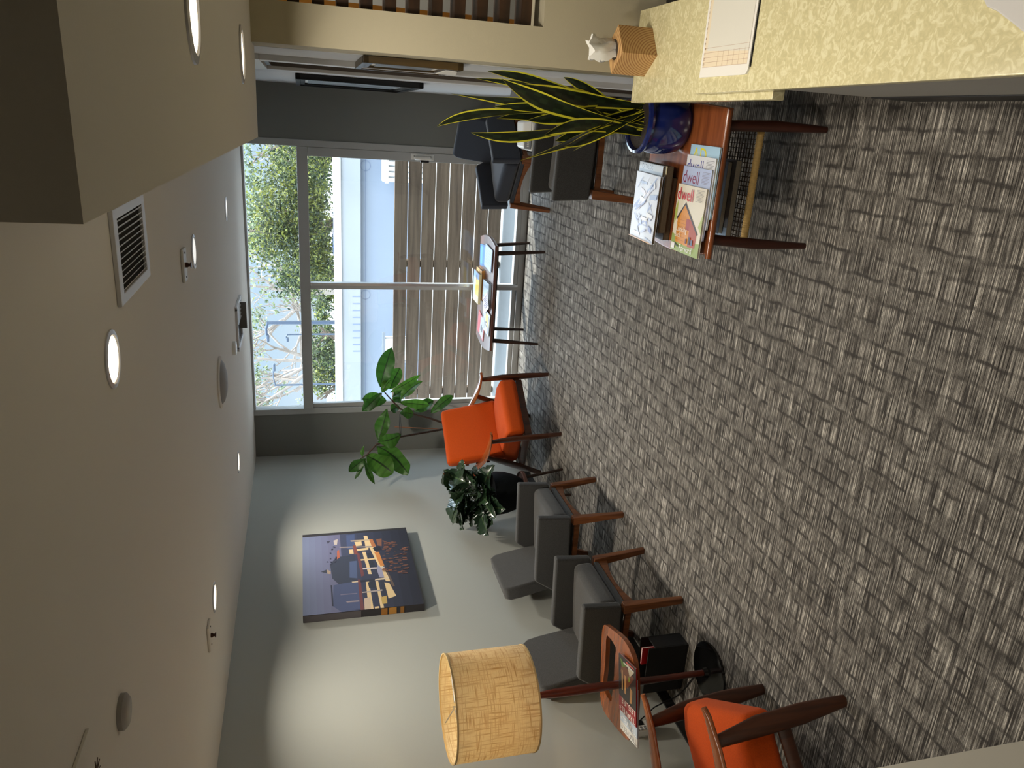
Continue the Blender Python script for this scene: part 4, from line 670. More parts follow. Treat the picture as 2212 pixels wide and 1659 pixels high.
# ------------------------------------------------------------------ ceiling fittings
glow = mat('downlight_lens', (255, 246, 226), .4, emit=((255, 240, 212), 3.2))
glow_cool = mat('downlight_lens_dim', (250, 250, 246), .4, emit=((250, 247, 238), .75))
ring_m = mat('downlight_trim', (196, 196, 200), .35, metal=.3)
cone_m = mat('downlight_cone', (70, 66, 62), .3, metal=.5)
def downlight(label, x, y, z, r=.0765, lens=glow, recess=False):
    t = thing('downlight', label, 'ceiling light', (x, y, z), 0, 'recessed downlights')
    MB().lathe([(r*.80, -.001), (r*.84, -.006), (r, -.004), (r+.001, -.0005)], ring_m, seg=40).build('trim', t)
    under(list(t.children)[0], MB().lathe([(0, -.0025), (r*.79, -.0025)], lens, seg=40).build('lens', t))
    return t
downlight('glowing round downlight in the ceiling nearest the viewer, beside the soffit vent', -.642, 2.056, H)
downlight('round downlight in the ceiling beside the sprinkler plate', -.649, 3.695, H, lens=glow_cool)
downlight('round downlight in the ceiling nearest the window top', -.655, 5.341, H, lens=glow_cool)
downlight('small bright downlight above the orange chair by the left wall', -2.377, 5.15, H)
downlight('small bright downlight above the canvas print', -2.368, 3.519, H)
downlight('added downlight out of view that brightens the pale wall end', -.642, .416, H)  # unseen fixture added to go with the near lamp
downlight('downlight in the soffit over the calendar', .128, 1.36, SZ)
downlight('downlight in the soffit over the tissue box', .128, 2.44, SZ)
vent_m = mat('vent_white', (206, 206, 208), .4); vent_in = mat('duct_inside', (40, 38, 36), .8)
vt = thing('air_vent', 'white louvred air vent in the ceiling beside the soffit', 'vent', (-.408, 2.387, H))
mb = MB(); W_, D_ = .255, .425
for sx in (-1, 1): mb.box((sx*(W_/2-.014), 0, -.006), (.028, D_, .012), vent_m, .003)
for sy in (-1, 1): mb.box((0, sy*(D_/2-.022), -.006), (W_-.05, .044, .012), vent_m, .003)
mb.build('frame', vt)
MB().box((0, 0, -.0012), (W_-.05, D_-.08, .002), vent_in).build('duct', vt.children[0])
mb = MB()
for k in range(12): mb.box((-.092+.184*k/11, 0, -.009), (.009, D_-.088, .0014), vent_m, rot=(0, R(40), 0))
mb.build('louvres', vt.children[0])
v2 = thing('air_vent', 'open air vent in the ceiling near the window with its cover hanging down', 'vent', (-1.53, 5.76, H))
mb = MB(); mb.box((-.15, 0, -.008), (.03, .40, .016), vent_m, .002); mb.box((.15, 0, -.008), (.03, .40, .016), vent_m, .002); mb.box((0, -.185, -.008), (.30, .03, .016), vent_m, .002); mb.box((0, .185, -.008), (.30, .03, .016), vent_m, .002); mb.build('frame', v2)
MB().box((0, 0, -.0015), (.27, .34, .002), vent_in).build('duct', v2)
mb = MB()
for k in range(4): mb.box((.12-.028*k, 0, -.012), (.022, .34, .0016), vent_m, rot=(0, R(-38), 0))
mb.build('louvres', v2)
MB().box((.03, .10, -.03), (.20, .012, .05), mat('vent_flap', (110, 106, 102), .5), .002).build('flap', v2)
t = thing('ceiling_speaker', 'large white domed speaker in the ceiling between the lights', 'speaker', (-1.514, 4.377, H))
MB().lathe([(.15, 0), (.15, -.008), (.13, -.012), (.126, -.012)], ceil_m, seg=48).build('rim', t)
MB().lathe([(.128, -.010), (.11, -.024), (.07, -.036), (0, -.042)], mat('speaker_grille', (150, 150, 150), .6), seg=48).build('grille', t)
t = thing('smoke_detector', 'small white disc detector in the ceiling beside the open vent', 'detector', (-1.575, 5.252, H))
MB().lathe([(.048, 0), (.048, -.018), (.04, -.024), (0, -.024)], white_plastic, seg=32).build('body', t)
t = thing('ceiling_disc', 'pale round cover on the ceiling near the left edge of the picture', 'cover', (-1.49, 1.744, H))
MB().lathe([(.046, 0), (.046, -.012), (.036, -.02), (0, -.022)], mat('disc_cover', (150, 146, 142), .5), seg=32).build('cap', t)
def sprinkler(label, x, y, m, rot=0):
    t = thing('sprinkler', label, 'sprinkler', (x, y, H), rot, 'sprinkler plates')
    MB().box((0, 0, -.006), (.135, .085, .012), m, .005).build('plate', t)
    MB().lathe([(.011, -.012), (.011, -.02), (.007, -.024), (.007, -.03), (.013, -.032), (.013, -.035), (0, -.035)], mat('sprinkler_head', (66, 38, 28), .4, metal=.4), seg=14).build('head', t)
    mb = MB(); mb.tube([(-.05, 0, -.012), (-.05, 0, -.0145)], .004, dark_plastic, 8); mb.tube([(.05, 0, -.012), (.05, 0, -.0145)], .004, dark_plastic, 8); mb.build('screws', t)
sprinkler('white sprinkler plate with a brown head beside the ceiling downlight', -.643, 3.342, white_trim)
sprinkler('ceiling coloured sprinkler plate near the left wall above the canvas', -2.385, 3.235, ceil_m)
# toothed sprinkler deflector with its escutcheon
t = thing('sprinkler_rosette', 'dark toothed sprinkler on a ceiling plate at the left frame edge', 'sprinkler', (-1.345, 1.40, H))
MB().box((0, .02, -.004), (.09, .13, .008), ceil_m, .003).build('plate', t)
mb = MB(); mb.tube([(0, 0, -.008), (0, 0, -.035)], .006, MATS['sprinkler_head'], 8)
for k in range(10):
    a = 2*PI*k/10; mb.prism([(.006*math.cos(a-.25), .006*math.sin(a-.25)), (.03*math.cos(a), .03*math.sin(a)), (.006*math.cos(a+.25), .006*math.sin(a+.25))], -.037, -.035, MATS['sprinkler_head'])
mb.build('deflector', t)

# ------------------------------------------------------------------ magazines and books
def mag(name, label, cat, o, right, up, z, w, h, th, cover, group=None, pages=page_m, rnd=None, pm=print_m):
    """o = lower left corner of the cover as it is read"""
    t = thing(name, label, cat, (o[0], o[1], z), 0, group)
    M = basis((0, 0, 0), right, up)
    MB().box((w/2, h/2, th/2-.0004), (w-.004, h-.004, th-.0016), pages, .0008, 1, color=None).build('pages', t).matrix_local = M
    q = MB()
    q.box((w/2, h/2, .0004), (w, h, .0008), pm, color=cover[0])
    q.box((w/2, h/2, th-.0004), (w, h, .0008), pm, color=cover[0])
    q.box((.0006, h/2, th/2), (.0012, h, th), pm, color=cover[0])
    for k, it in enumerate(cover[1:]):
        zz = th+.0003+.00012*k
        if it[0] == 'p': q.poly([(a*w, b*h, zz) for a, b in it[1]], pm, S(*it[2]))
        else:
            q.text(it[1], it[4], Matrix.Translation((it[2]*w, it[3]*h, zz)), pm, S(*it[5]), sx=it[6] if len(it) > 6 else 1)
    q.build('cover', t).matrix_local = M
    return t
def bar(x0, y0, x1, y1, c): return ('p', [(x0, y0), (x1, y0), (x1, y1), (x0, y1)], c)
def lines(x, y, n, c): return [bar(x, y-.02*k, x+.26-.03*(k % 3), y-.02*k+.006, c) for k in range(n)]
Rr, Uu = (-.012, -1, 0), (1, -.012, 0)
sky = S(170, 206, 232)
mag('magazine', 'magazine with yellow lettering on a sky blue cover, lowest of the fanned row', 'magazine', (-.318, 3.000, 0), Rr, Uu, .4365, .242, .275, .007,
    [sky, bar(0, .5, 1, .8, (196, 222, 238)), ('t', 'AD', .10, .75, .085, (232, 220, 40), 1.0)])
mag('magazine', 'magazine with a violet title on a pale grey cover in the fanned row', 'magazine', (-.360, 3.006, 0), Rr, Uu, .4437, .242, .275, .007,
    [S(218, 220, 226), bar(.05, .1, .95, .55, (180, 186, 198)), ('t', 'dwell', .03, .765, .072, (66, 62, 150), .92)]+lines(.70, .95, 9, (130, 132, 140)))
mag('magazine', 'magazine with a maroon title on a lilac blue cover in the fanned row', 'magazine', (-.405, 3.012, 0), Rr, Uu, .4509, .242, .275, .007,
    [S(176, 190, 226), bar(0, 0, 1, .6, (196, 190, 224)), ('t', 'dwell', .03, .765, .072, (134, 40, 84), .92)]+lines(.70, .95, 9, (140, 136, 160)))
barn = [S(222, 216, 200), ('p', [(0, 0), (1, 0), (1, .22), (.55, .16), (0, .26)], (150, 170, 92)), ('p', [(0, .6), (.08, .78), (.10, .5), (.02, .4)], (170, 184, 90)), ('p', [(.88, .45), (1, .66), (1, .36)], (176, 190, 120)),
    ('p', [(.14, .14), (.14, .50), (.36, .73), (.60, .52), (.60, .12)], (214, 142, 42)), ('p', [(.60, .12), (.60, .52), (.88, .36), (.86, .13)], (168, 74, 44)), ('p', [(.46, .36), (.46, .52), (.60, .52), (.60, .36)], (158, 56, 44)),
    ('p', [(.10, .50), (.36, .755), (.36, .715), (.13, .475)], (44, 34, 38)), ('p', [(.36, .755), (.92, .34), (.88, .33), (.36, .70)], (60, 44, 44))]
barn += [bar(.14, .18+.05*k, .46, .184+.05*k, (170, 96, 30)) for k in range(7)]+[bar(.2+.07*k, .50, .204+.07*k, .56, (176, 104, 30)) for k in range(5)]
barn += [('p', [(.14, .10), (.30, .07), (.30, .09), (.14, .13)], (40, 40, 30)), bar(.63, .16, .69, .27, (60, 44, 54)), bar(.72, .16, .78, .24, (90, 100, 130)), bar(.52, .16, .57, .23, (110, 40, 40)), bar(.04, .03, .16, .12, (236, 236, 236))]
barn += [('t', 'dwell', .03, .775, .072, (200, 28, 50), .92), ('t', 'Looking', .16, .31, .032, (244, 236, 214), .9), ('t', 'Back', .12, .22, .030, (244, 236, 214), .9), ('t', 'Forward', .34, .035, .036, (246, 244, 236), .9)]+lines(.70, .96, 9, (150, 146, 140))
mag('magazine', 'magazine with a red title above an orange barn, top of the fanned row', 'magazine', (-.478, 3.018, 0), Rr, Uu, .4581, .245, .275, .009, barn)
# pile with the plastic-wrapped issue
silver = [S(214, 222, 236)]
rg = random.Random(5)
for k in range(44):
    a, b = rg.uniform(.02, .8), rg.uniform(.02, .9); l, h2 = rg.uniform(.05, .3), rg.uniform(.01, .08); s_ = rg.uniform(-.15, .2)
    silver.append(('p', [(a, b), (min(.98, a+l), min(.98, max(.02, b+s_))), (min(.98, a+l), min(.985, max(.03, b+s_+h2))), (a, min(.985, b+h2))], rg.choice([(150, 166, 214), (236, 240, 246), (196, 208, 236), (226, 226, 240), (170, 190, 226)])))
silver.append(bar(0, 0, 1, .012, (206, 150, 60)))
Px, Py = (-.03, -1, 0), (1, -.03, 0)
mag('book', 'thick dark book at the bottom of the pile', 'book', (-.450, 3.352, 0), Px, Py, .4365, .250, .27, .030, [S(44, 34, 30)], pages=page_dark)
mag('book', 'thick brown book under the glossy magazines of the pile', 'book', (-.418, 3.350, 0), Px, Py, .4667, .262, .285, .030, [S(74, 60, 44), bar(.93, .88, 1, 1, (214, 204, 168))], pages=page_dark)
mag('magazine', 'glossy blue magazine whose top edge shows below the wrapped issue', 'magazine', (-.420, 3.345, 0), Px, Py, .4969, .245, .285, .014, [S(170, 190, 214), ('p', [(0, .9), (1, .9), (1, 1), (0, 1)], (200, 212, 226)), ('t', 'CATALOG', .12, .91, .028, (120, 136, 160), .9)], pages=page_dark, pm=print_gloss)
mag('magazine', 'wrapped glossy silver white magazine on top of the pile', 'magazine', (-.468, 3.338, 0), Px, Py, .5111, .250, .29, .012, silver, pages=page_dark, pm=print_gloss)
# books on the cane shelf
zs_ = .2172
mag('book', 'large grey book lying under the dark one on the cane shelf', 'book', (-.415, 3.26, 0), (0, -1, 0), (1, 0, 0), zs_, .30, .32, .026, [S(110, 116, 128), bar(0, 0, 1, .12, (150, 176, 206))])
mag('book', 'dark blue book on top of the grey one on the cane shelf', 'book', (-.405, 3.25, 0), (0, -1, 0), (1, 0, 0), zs_+.0262, .26, .30, .02, [S(34, 40, 58), bar(.1, .25, .35, .4, (60, 90, 130))])
# travel magazines on the lamp table
def travel(title, bg, tcol, photo):
    c = [S(*bg)]
    if photo:
        c += [bar(0, 0, 1, .74, (44, 34, 32)), ('p', [(.1, .2), (.5, .5), (.9, .3), (.8, .1)], (120, 70, 46)), ('p', [(.2, .45), (.25, .68), (.36, .7), (.34, .42)], (190, 140, 80)), ('p', [(.55, .3), (.58, .62), (.66, .62), (.66, .3)], (200, 150, 96)), bar(.75, .25, .82, .6, (196, 160, 110)), ('p', [(.1, .1), (.35, .25), (.5, .05)], (214, 204, 180)), ('p', [(.55, .12), (.8, .2), (.9, .06)], (96, 130, 50)), ('p', [(.3, .3), (.42, .36), (.4, .24)], (140, 160, 60)), bar(.1, .08, .7, .11, (226, 226, 220)), bar(.1, .03, .55, .055, (220, 90, 90)), ('t', 'LEISURE', .04, .74, .040, (240, 236, 230), 1.15)]
    c += [('t', title, .05, .885, .040, tcol, 1.15)]
    return c
Tr, Tu = (-.29, .957, 0), (-.957, -.29, 0)
def tmag(label, ox, oy, z, args): mag('magazine', label, 'magazine', (ox, oy, 0), Tr, Tu, z, .205, .285, .006, travel(*args))
tmag('travel magazine with a white cover, lowest of three on the lamp tray', -2.520, 2.655, .5155, ('TRAVEL+', (226, 226, 224), (120, 120, 126), False))
tmag('travel magazine with a pale blue header, middle of three on the lamp tray', -2.468, 2.662, .5217, ('TRAVEL+', (188, 204, 222), (244, 244, 246), False))
tmag('travel magazine with a red header over a dark photo, topmost on the lamp tray', -2.410, 2.675, .5279, ('TRAVEL+', (150, 34, 40), (244, 240, 236), True))
mag('booklet', 'thin red booklet with white pages standing in the added black holder', 'booklet', (-2.79, 3.135, 0), (1, .1, 0), (0, 0, 1), .0225, .10, .238, .012, [S(190, 24, 30)], pages=paper)
# on the window table
zt = .4525
mag('magazine', 'plain blue magazine behind the line drawing one on the window table', 'magazine', (-1.065, 6.745, 0), (-1, -.1, 0), (.1, -1, 0), zt, .19, .24, .006, [S(40, 110, 180), bar(.1, .1, .9, .9, (70, 140, 200))])
draw = [S(176, 196, 228), bar(.06, .06, .94, .94, (190, 208, 236))]
for k in range(6):
    draw += [bar(.12+.13*k, .15, .127+.13*k, .85, (90, 104, 150)), bar(.12, .15+.12*k, .85, .156+.12*k, (90, 104, 150))]
mag('magazine', 'pale line drawing magazine on the right end of the window table', 'magazine', (-1.045, 6.255, 0), (0.08, 1, 0), (-1, .08, 0), zt+.0062, .26, .195, .006, draw)
mag('book', 'orange brown book under the yellow one on the window table', 'book', (-1.275, 6.545, 0), (0, 1, 0), (-1, 0, 0), zt, .215, .27, .026, [S(206, 150, 84), bar(.2, .2, .8, .8, (232, 210, 180))], pages=page_dark)
mag('book', 'yellow and blue hardback on top of the centre pile on the window table', 'book', (-1.305, 6.53, 0), (.03, 1, 0), (-1, .03, 0), zt+.0262, .22, .275, .024, [S(238, 226, 176), bar(0, .2, .6, .75, (244, 206, 84)), bar(0, 0, 1, .2, (96, 130, 180)), ('p', [(.6, .2), (1, .2), (1, 1), (.75, .8)], (150, 180, 206)), ('p', [(.3, .1), (.5, .3), (.6, .1)], (60, 70, 90))], pages=page_dark)
mag('book', 'small grey blue paperback at the front edge of the window table', 'book', (-1.335, 6.265, 0), (0, 1, 0), (-1, 0, 0), zt, .225, .185, .022, [S(150, 172, 192), bar(.1, .3, .9, .7, (182, 200, 214)), bar(.2, .78, .8, .88, (90, 110, 130))], pages=page_dark)
mag('pamphlet', 'white pamphlet with purple print lying across the small paperback', 'pamphlet', (-1.405, 6.30, 0), (-.5, .86, 0), (-.86, -.5, 0), zt+.0222, .19, .15, .002, [S(226, 222, 232)]+[bar(.08, .14+.12*k, .9-.1*(k % 3), .20+.12*k, (90, 70, 130)) for k in range(6)])
mag('magazine', 'red and grey magazine lying behind at the left end of the window table', 'magazine', (-1.905, 6.46, 0), (1, -.2, 0), (.2, 1, 0), zt, .20, .25, .006, [S(206, 70, 80), bar(.05, .1, .95, .6, (190, 196, 206)), bar(.3, .2, .6, .5, (60, 60, 70))])
mag('magazine', 'white magazine with a yellow panel on the left end of the window table', 'magazine', (-1.80, 6.235, 0), (1, -.1, 0), (.1, 1, 0), zt+.0062, .20, .26, .006, [S(200, 212, 226), bar(.35, .1, .9, .55, (222, 190, 60)), ('p', [(.30, .36), (.34, .52), (.46, .56), (.54, .46), (.52, .34), (.42, .28)], (40, 34, 36)), ('p', [(.36, .36), (.40, .48), (.48, .46), (.47, .36), (.42, .32)], (224, 200, 186)), ('t', 'TRAVEL', .08, .83, .038, (60, 80, 120), 1.0), bar(.08, .10, .9, .16, (70, 90, 140)), bar(.08, .66, .6, .72, (120, 130, 150))])

# ------------------------------------------------------------------ plants
def side_of(d, view, tw):
    a = d.cross(view).normalized(); return (a*math.cos(tw)+d.cross(a).normalized()*math.sin(tw)).normalized()
def bez(a, b, c, t): return Vector(a)*(1-t)**2+Vector(b)*2*t*(1-t)+Vector(c)*t*t
CAM = Vector((0, 0, 2))
sp = thing('snake_plant', 'tall snake plant with yellow edged leaves in a glossy blue pot on the side table', 'plant', (.035, 3.125, .4362))
O = Vector(sp.location)
blue = mat('cobalt_glaze', (22, 34, 92), .1, coat=.5, noise=(10, .3))
MB().lathe([(0, .0), (.10, .0), (.122, .03), (.13, .08), (.130, .13), (.121, .165), (.117, .175), (.128, .18), (.134, .192), (.130, .204), (.119, .206), (.113, .195), (.113, .17), (0, .17)], blue, seg=64).build('pot', sp)
pot_ = sp.children[0]
MB().lathe([(0, .196), (.1, .194), (.112, .190)], soil, seg=32).build('soil', pot_)
rg = random.Random(8)
EXTRA = [((.06, 3.2, 1.16), (.06, 3.15, .95), .026), ((-.06, 3.05, 1.02), (-.01, 3.09, .86), .024), ((.1, 3.1, 1.10), (.07, 3.12, .9), .026), ((.0, 3.22, 1.22), (.03, 3.18, .95), .024), ((.13, 3.16, 1.02), (.09, 3.14, .85), .022), ((-.10, 3.10, .92), (-.03, 3.11, .80), .02)]
for k, (tip, mid, wd) in enumerate(SNAKE+EXTRA):
    a = rg.uniform(0, 2*PI); base = Vector((.055*math.cos(a), .055*math.sin(a), .17)); tip = Vector(tip)-O; mid = Vector(mid)-O
    mid = mid*2-(base+tip)*.5                                   # pass through the measured point
    tip.x = min(tip.x, xr(3.1)-O.x-.012); mid.x = min(mid.x, .12)
    rows = []; n = 18; tw = rg.uniform(-.7, .7); ph = rg.uniform(0, 6)
    for i in range(n+1):
        t = i/n; p = bez(base, mid, tip, t); d = (bez(base, mid, tip, min(1, t+.02))-bez(base, mid, tip, max(0, t-.02))).normalized()
        view = (O+p-CAM).normalized(); s_ = side_of(d, view, tw+.75*math.sin(3.2*t+ph)); nn = d.cross(s_).normalized()
        w = 1.06*wd*(.5+.5*min(1, t/.4))*(1 if t < .6 else max(.02, 1-((t-.6)/.4)**1.7))
        rw = []
        for u in (-1, -.78, -.3, .3, .78, 1): rw.append(p+s_*u*w+nn*(abs(u)**1.5)*w*.35+s_*.006*math.sin(5*t+ph))
        rows.append(rw)
    for rw in rows:
        for q_ in rw: q_.x = min(q_.x, xr(3.1)-O.x-.006)
    mb = MB(); yl = S(226, 220, 62)
    vs = [[mb.bm.verts.new(p) for p in r] for r in rows]; mb.mats.append(snake_m)
    for i in range(n):
        for j in range(5):
            f = mb.bm.faces.new([vs[i][j], vs[i][j+1], vs[i+1][j+1], vs[i+1][j]]); f.smooth = True
            c = yl if j in (0, 4) else S(*((22, 32, 18) if (i+(j == 2)) % 3 else (34, 48, 27)))
            for l in f.loops: l[mb.col] = (*c, 1)
    mb.build('leaf', sp, sharp=80)

def blade(mb, base, tip, wd, prof, nrm, m, cols, n=14, curl=.15, ripple=.05, rg=random):
    base, tip = Vector(base), Vector(tip); d = (tip-base); L_ = d.length; d.normalize(); s_ = d.cross(nrm).normalized(); nn = s_.cross(d).normalized()
    vs = []; ph = rg.uniform(0, 6)
    us = (-1, -.62, -.08, .08, .62, 1)
    for i in range(n+1):
        t = i/n; w = max(.0015, wd*prof(t)); p = base+d*L_*t+nn*curl*L_*(4*t*(1-t)-.5*t)
        vs.append([mb.bm.verts.new(p+s_*u*w+nn*(abs(u)*w*.28+(ripple*wd*math.sin(9*t+ph+(2 if u > 0 else 0)) if abs(u) > .9 else 0))) for u in us])
    if m not in mb.mats: mb.mats.append(m)
    mi = mb.mats.index(m)
    for i in range(n):
        for j in range(5):
            f = mb.bm.faces.new([vs[i][j], vs[i][j+1], vs[i+1][j+1], vs[i+1][j]]); f.smooth = True; f.material_index = mi
            c = cols[1] if j == 2 else (cols[2] if i % 3 == 0 and len(cols) > 2 else cols[0])
            for l in f.loops: l[mb.col] = (*c, 1)
def fiddle(t): return (math.sin(PI*min(1, t*1.02))**.6)*(.62+.5*t) if 0 < t < 1 else .03
fg = thing('fiddle_leaf_fig', 'fiddle leaf fig with two bare stems standing behind the orange chair in the corner', 'plant', (-2.72, 6.52, 0))
O = Vector(fg.location)
basket = mat('basket_weave', (150, 132, 100), .8, noise=(70, .5), bump=(60, 1.0))
mb = MB(); mb.lathe([(0, 0), (.135, 0), (.16, .10), (.165, .24), (.155, .30), (.148, .30), (.15, .25), (0, .25)], basket, seg=36)
for k in range(8): mb.lathe([(.150+.01*min(1, k/3.), .02+.035*k-.006), (.158+.01*min(1, k/3.), .02+.035*k), (.150+.01*min(1, k/3.), .02+.035*k+.006)], basket, seg=36)
bk_ = mb.build('basket', fg); MB().lathe([(0, .262), (.14, .255)], soil, seg=24).build('soil', bk_)
for st_ in (STEMA, STEMB):
    pts = [Vector((.01, 0, .25))]+[Vector(p)-O for p in st_]
    mb = MB(); mb.tube(pts, [.014, .012, .010, .009, .008, .006, .004][:len(pts)], bark, 8); mb.build('stem', fg)
mb = MB(); mb.tube([Vector((.02, -.01, .25)), Vector(STAKE[1])-O, Vector(STAKE[0])-O], .004, mat('bamboo_stake', (150, 96, 60), .6), 6); mb.build('stake', fg)
mb = MB()
for tie in TIES: mb.tube([Vector(p)-O for p in tie], .0025, dark_plastic, 5)
mb.build('twine', fg)
rg = random.Random(2)
for b, t, w in FIG:
    b, t = Vector(b)-O, Vector(t)-O; view = (CAM-O-b).normalized(); nrm = (view+Vector((rg.uniform(-.8, .8), rg.uniform(-.5, .5), rg.uniform(-.3, .8)))).normalized()
    for v in (b, t):
        v.x = max(v.x, XL-O.x+.05); v.y = min(v.y, YW-O.y-.06)
    g = rg.random(); c = S(int(44+30*g), int(84+36*g), int(28+12*g)); mb = MB()
    blade(mb, b, t, w*1.25, fiddle, nrm, leaf_m, [c, S(30, 52, 22), tuple(v*.8 for v in c)], 16, rg.uniform(-.16, .18), .2, rg)
    mb.build('leaf', fg, sharp=80)

# glossy split-leaf plant on its stand
ps = thing('plant_stand', 'small dark wooden stand with a round brown tray behind the charcoal armchair', 'plant stand', (-2.79, 5.24, 0))
MB().lathe([(0, .345), (.15, .345), (.156, .352), (.156, .372), (.148, .375), (.142, .362), (0, .362)], mat('brown_tray', (84, 54, 44), .5), seg=48).build('tray', ps)
for k in range(3):
    a = 2*PI*k/3+.6; MB().tube([(.15*math.cos(a), .15*math.sin(a), 0), (.10*math.cos(a), .10*math.sin(a), .345)], [.010, .014], walnut_dark, 10).build('leg', ps)
mo = thing('split_leaf_plant', 'glossy split leaf plant in a dark speckled planter against the grey wall', 'plant', (-2.80, 5.24, .3625))
speck = mat('speckled_navy', (6, 11, 15), .8, spec=.2, noise=(150, .8), bump=(90, .3))
pl_ = MB().lathe([(0, 0), (.105, 0), (.14, .06), (.165, .14), (.172, .21), (.165, .25), (.155, .25), (.155, .22), (0, .22)], speck, seg=48).build('planter', mo)
MB().lathe([(0, .228), (.154, .222)], soil, seg=24).build('soil', pl_)
rg = random.Random(21)
def split(t): return max(.04, (math.sin(PI*min(1, (t*.93+.07)))**.55)*(1.08-.55*t)*(1 if (int(t*22) % 3) else .70))
stems = MB()
for k in range(44):
    a = rg.uniform(0, 2*PI); el = rg.uniform(-.25, 1.25); rr_ = rg.uniform(.13, .25); 
    c = Vector((rr_*math.cos(a)*math.cos(el)*.85, rr_*math.sin(a)*math.cos(el)*1.25, .33+rr_*math.sin(el)*1.15))
    c.x = max(c.x, -.22)
    outd = (c-Vector((0, 0, .22))).normalized(); dv = (outd+Vector((rg.uniform(-.5, .5), rg.uniform(-.5, .5), -.55))).normalized()
    Lf = rg.uniform(.16, .24); b = c-dv*Lf*.4; t = c+dv*Lf*.6
    for v in (b, t): v.x = max(v.x, -.30)
    stems.tube([(rg.uniform(-.04, .04), rg.uniform(-.04, .04), .22), (b*.5+Vector((0, 0, .17))), b], .003, MATS.get('petiole') or mat('petiole', (52, 70, 40), .5), 5)
    nrm = (outd*.7+Vector((.35+rg.uniform(-.4, .4), -.35+rg.uniform(-.4, .4), .6))).normalized()
    g = rg.random(); cc = S(int(30+14*g), int(46+18*g), int(34+8*g)); mb = MB()
    blade(mb, b, t, Lf*.52, split, nrm, leaf_gloss, [cc, S(60, 80, 52)], 22, rg.uniform(-.05, .15), .10, rg); mb.build('leaf', mo, sharp=80)
stems.build('stems', mo)

# ------------------------------------------------------------------ air purifier between the right-hand chairs
ap = thing('air_purifier', 'white air purifier with a grey control panel between the dark chairs on the right', 'air purifier', (-.085, 5.38, 0))
mb = MB(); mb.prism(rrect(.21, .22, .05, 6), 0, .47, white_plastic, None, .01); bd_ = mb.build('body', ap)
mb = MB(); mb.hexa([(-.103, -.10, .471), (.10, -.10, .471), (.10, .10, .471), (-.103, .10, .471)], [(-.085, -.06, .515), (.085, -.06, .525), (.085, .09, .53), (-.085, .09, .52)], white_plastic, .012, 3); tp_ = mb.build('top', ap)
mb = MB(); mb.box((-.055, -.103, .495), (.075, .012, .05), grey_plastic, .005, rot=(R(-30), 0, 0))
for k in range(5): mb.box((-.075+.012*k, -.110, .495), (.003, .004, .014), white_plastic, rot=(R(-30), 0, 0))
mb.build('control_panel', tp_)
mb = MB()
for a in range(6):
    for b in range(9): mb.box((.01+.013*a, -.1105, .33+.013*b), (.006, .003, .005), dark_plastic)
mb.build('grille', bd_)
ol = thing('wall_outlet', 'white outlet plate low on the dark wall beside the navy armchair', 'outlet', (.105, YW-.001, .30))
MB().box((0, -.004, 0), (.075, .008, .12), white_plastic, .003).build('plate', ol)
mb = MB(); mb.box((0, -.009, .026), (.03, .002, .032), grey_plastic, .004); mb.box((0, -.009, -.026), (.03, .002, .032), grey_plastic, .004); mb.build('sockets', ol)

# ------------------------------------------------------------------ outside
GZ = -.14
conc = mat('outside_concrete', (150, 150, 147), .85, noise=(1.5, .12)); conc2 = mat('wall_concrete', (150, 152, 154), .85, noise=(.8, .10), bump=(20, .1)); conc3 = mat('painted_concrete', (136, 144, 156), .85, noise=(.5, .06))
struct(MB().box((-4, 7.0+40, GZ-.05), (110, 80.0, .1), conc).build('ground'), 'pale concrete paving outside the window')
struct(MB().box(((XL+XR)/2, (YW+.121+7.476)/2, 2.56), (XR-XL+1.2, 7.476-YW-.121, .08), conc).build('trim_2'), 'roof overhang above the window')
fence_w = wood('weathered_board', (88, 74, 62), (126, 108, 90), axis=0, rough=.75, scale=7, stretch=.05, spec=.2)
fn = thing('slat_fence', 'brown horizontal board fence with narrow gaps outside the window', 'fence', (-1.7, 8.3, GZ))
ft = 1.06-GZ; pitch = .1477
for k in range(8):
    z0 = ft-pitch*(k+1)+.0095
    MB().box((0, 0, z0+(pitch-.0095)/2), (6.6, .025, pitch-.0095), fence_w, .002).build('board', fn)
for x in (-2.9, -1.35, .15, 1.55, 2.9): MB().box((x, .055, ft/2-.02), (.075, .075, ft-.06), fence_w, .003).build('post', fn)
# concrete wall of the neighbouring lot
cw = thing('concrete_wall', 'long pale concrete wall with a lit upper band beyond the fence', 'wall', (-3, 14, GZ))
MB().box((0, .15, .5*(1.02-GZ)), (26, .3, 1.02-GZ), conc3).build('lower_face', cw)
MB().box((0, .08, 1.19-GZ), (26, .48, .34), conc2, .01).build('upper_band', cw)
MB().box((0, .08, 1.415-GZ), (26, .56, .115), mat('wall_cap', (180, 181, 182), .8), .01).build('cap', cw)
jm = mat('joint_line', (120, 130, 150), .9)
mb = MB(); mb.box((0, -.003, .925-GZ), (26, .004, .012), jm)
for x in (-2.6, -.2, 2.1):
    for k in range(24): a = 2*PI*k/24; mb.box((x+.085*math.cos(a), -.003, .925-GZ+.085*math.sin(a)), (.024, .004, .010), jm, rot=(0, -a+PI/2, 0))
mb.build('joint', cw)
mb = MB()
for k in range(9): mb.box((-.55+.01*k, -.164, 1.06-GZ), (.0, .0, .0), jm) if False else mb.box((-.2-.13*k, -.162, 1.10-GZ), (.02, .004, .14), jm)
mb.build('vent_slots', cw)
ub = thing('utility_crate', 'white slatted crate against the concrete wall at the right of the window view', 'crate', (-.80, 13.55, GZ))
mb = MB()
for k in range(7): mb.box((-.27+.09*k, -.20, .43), (.06, .03, .80), paper, .004)
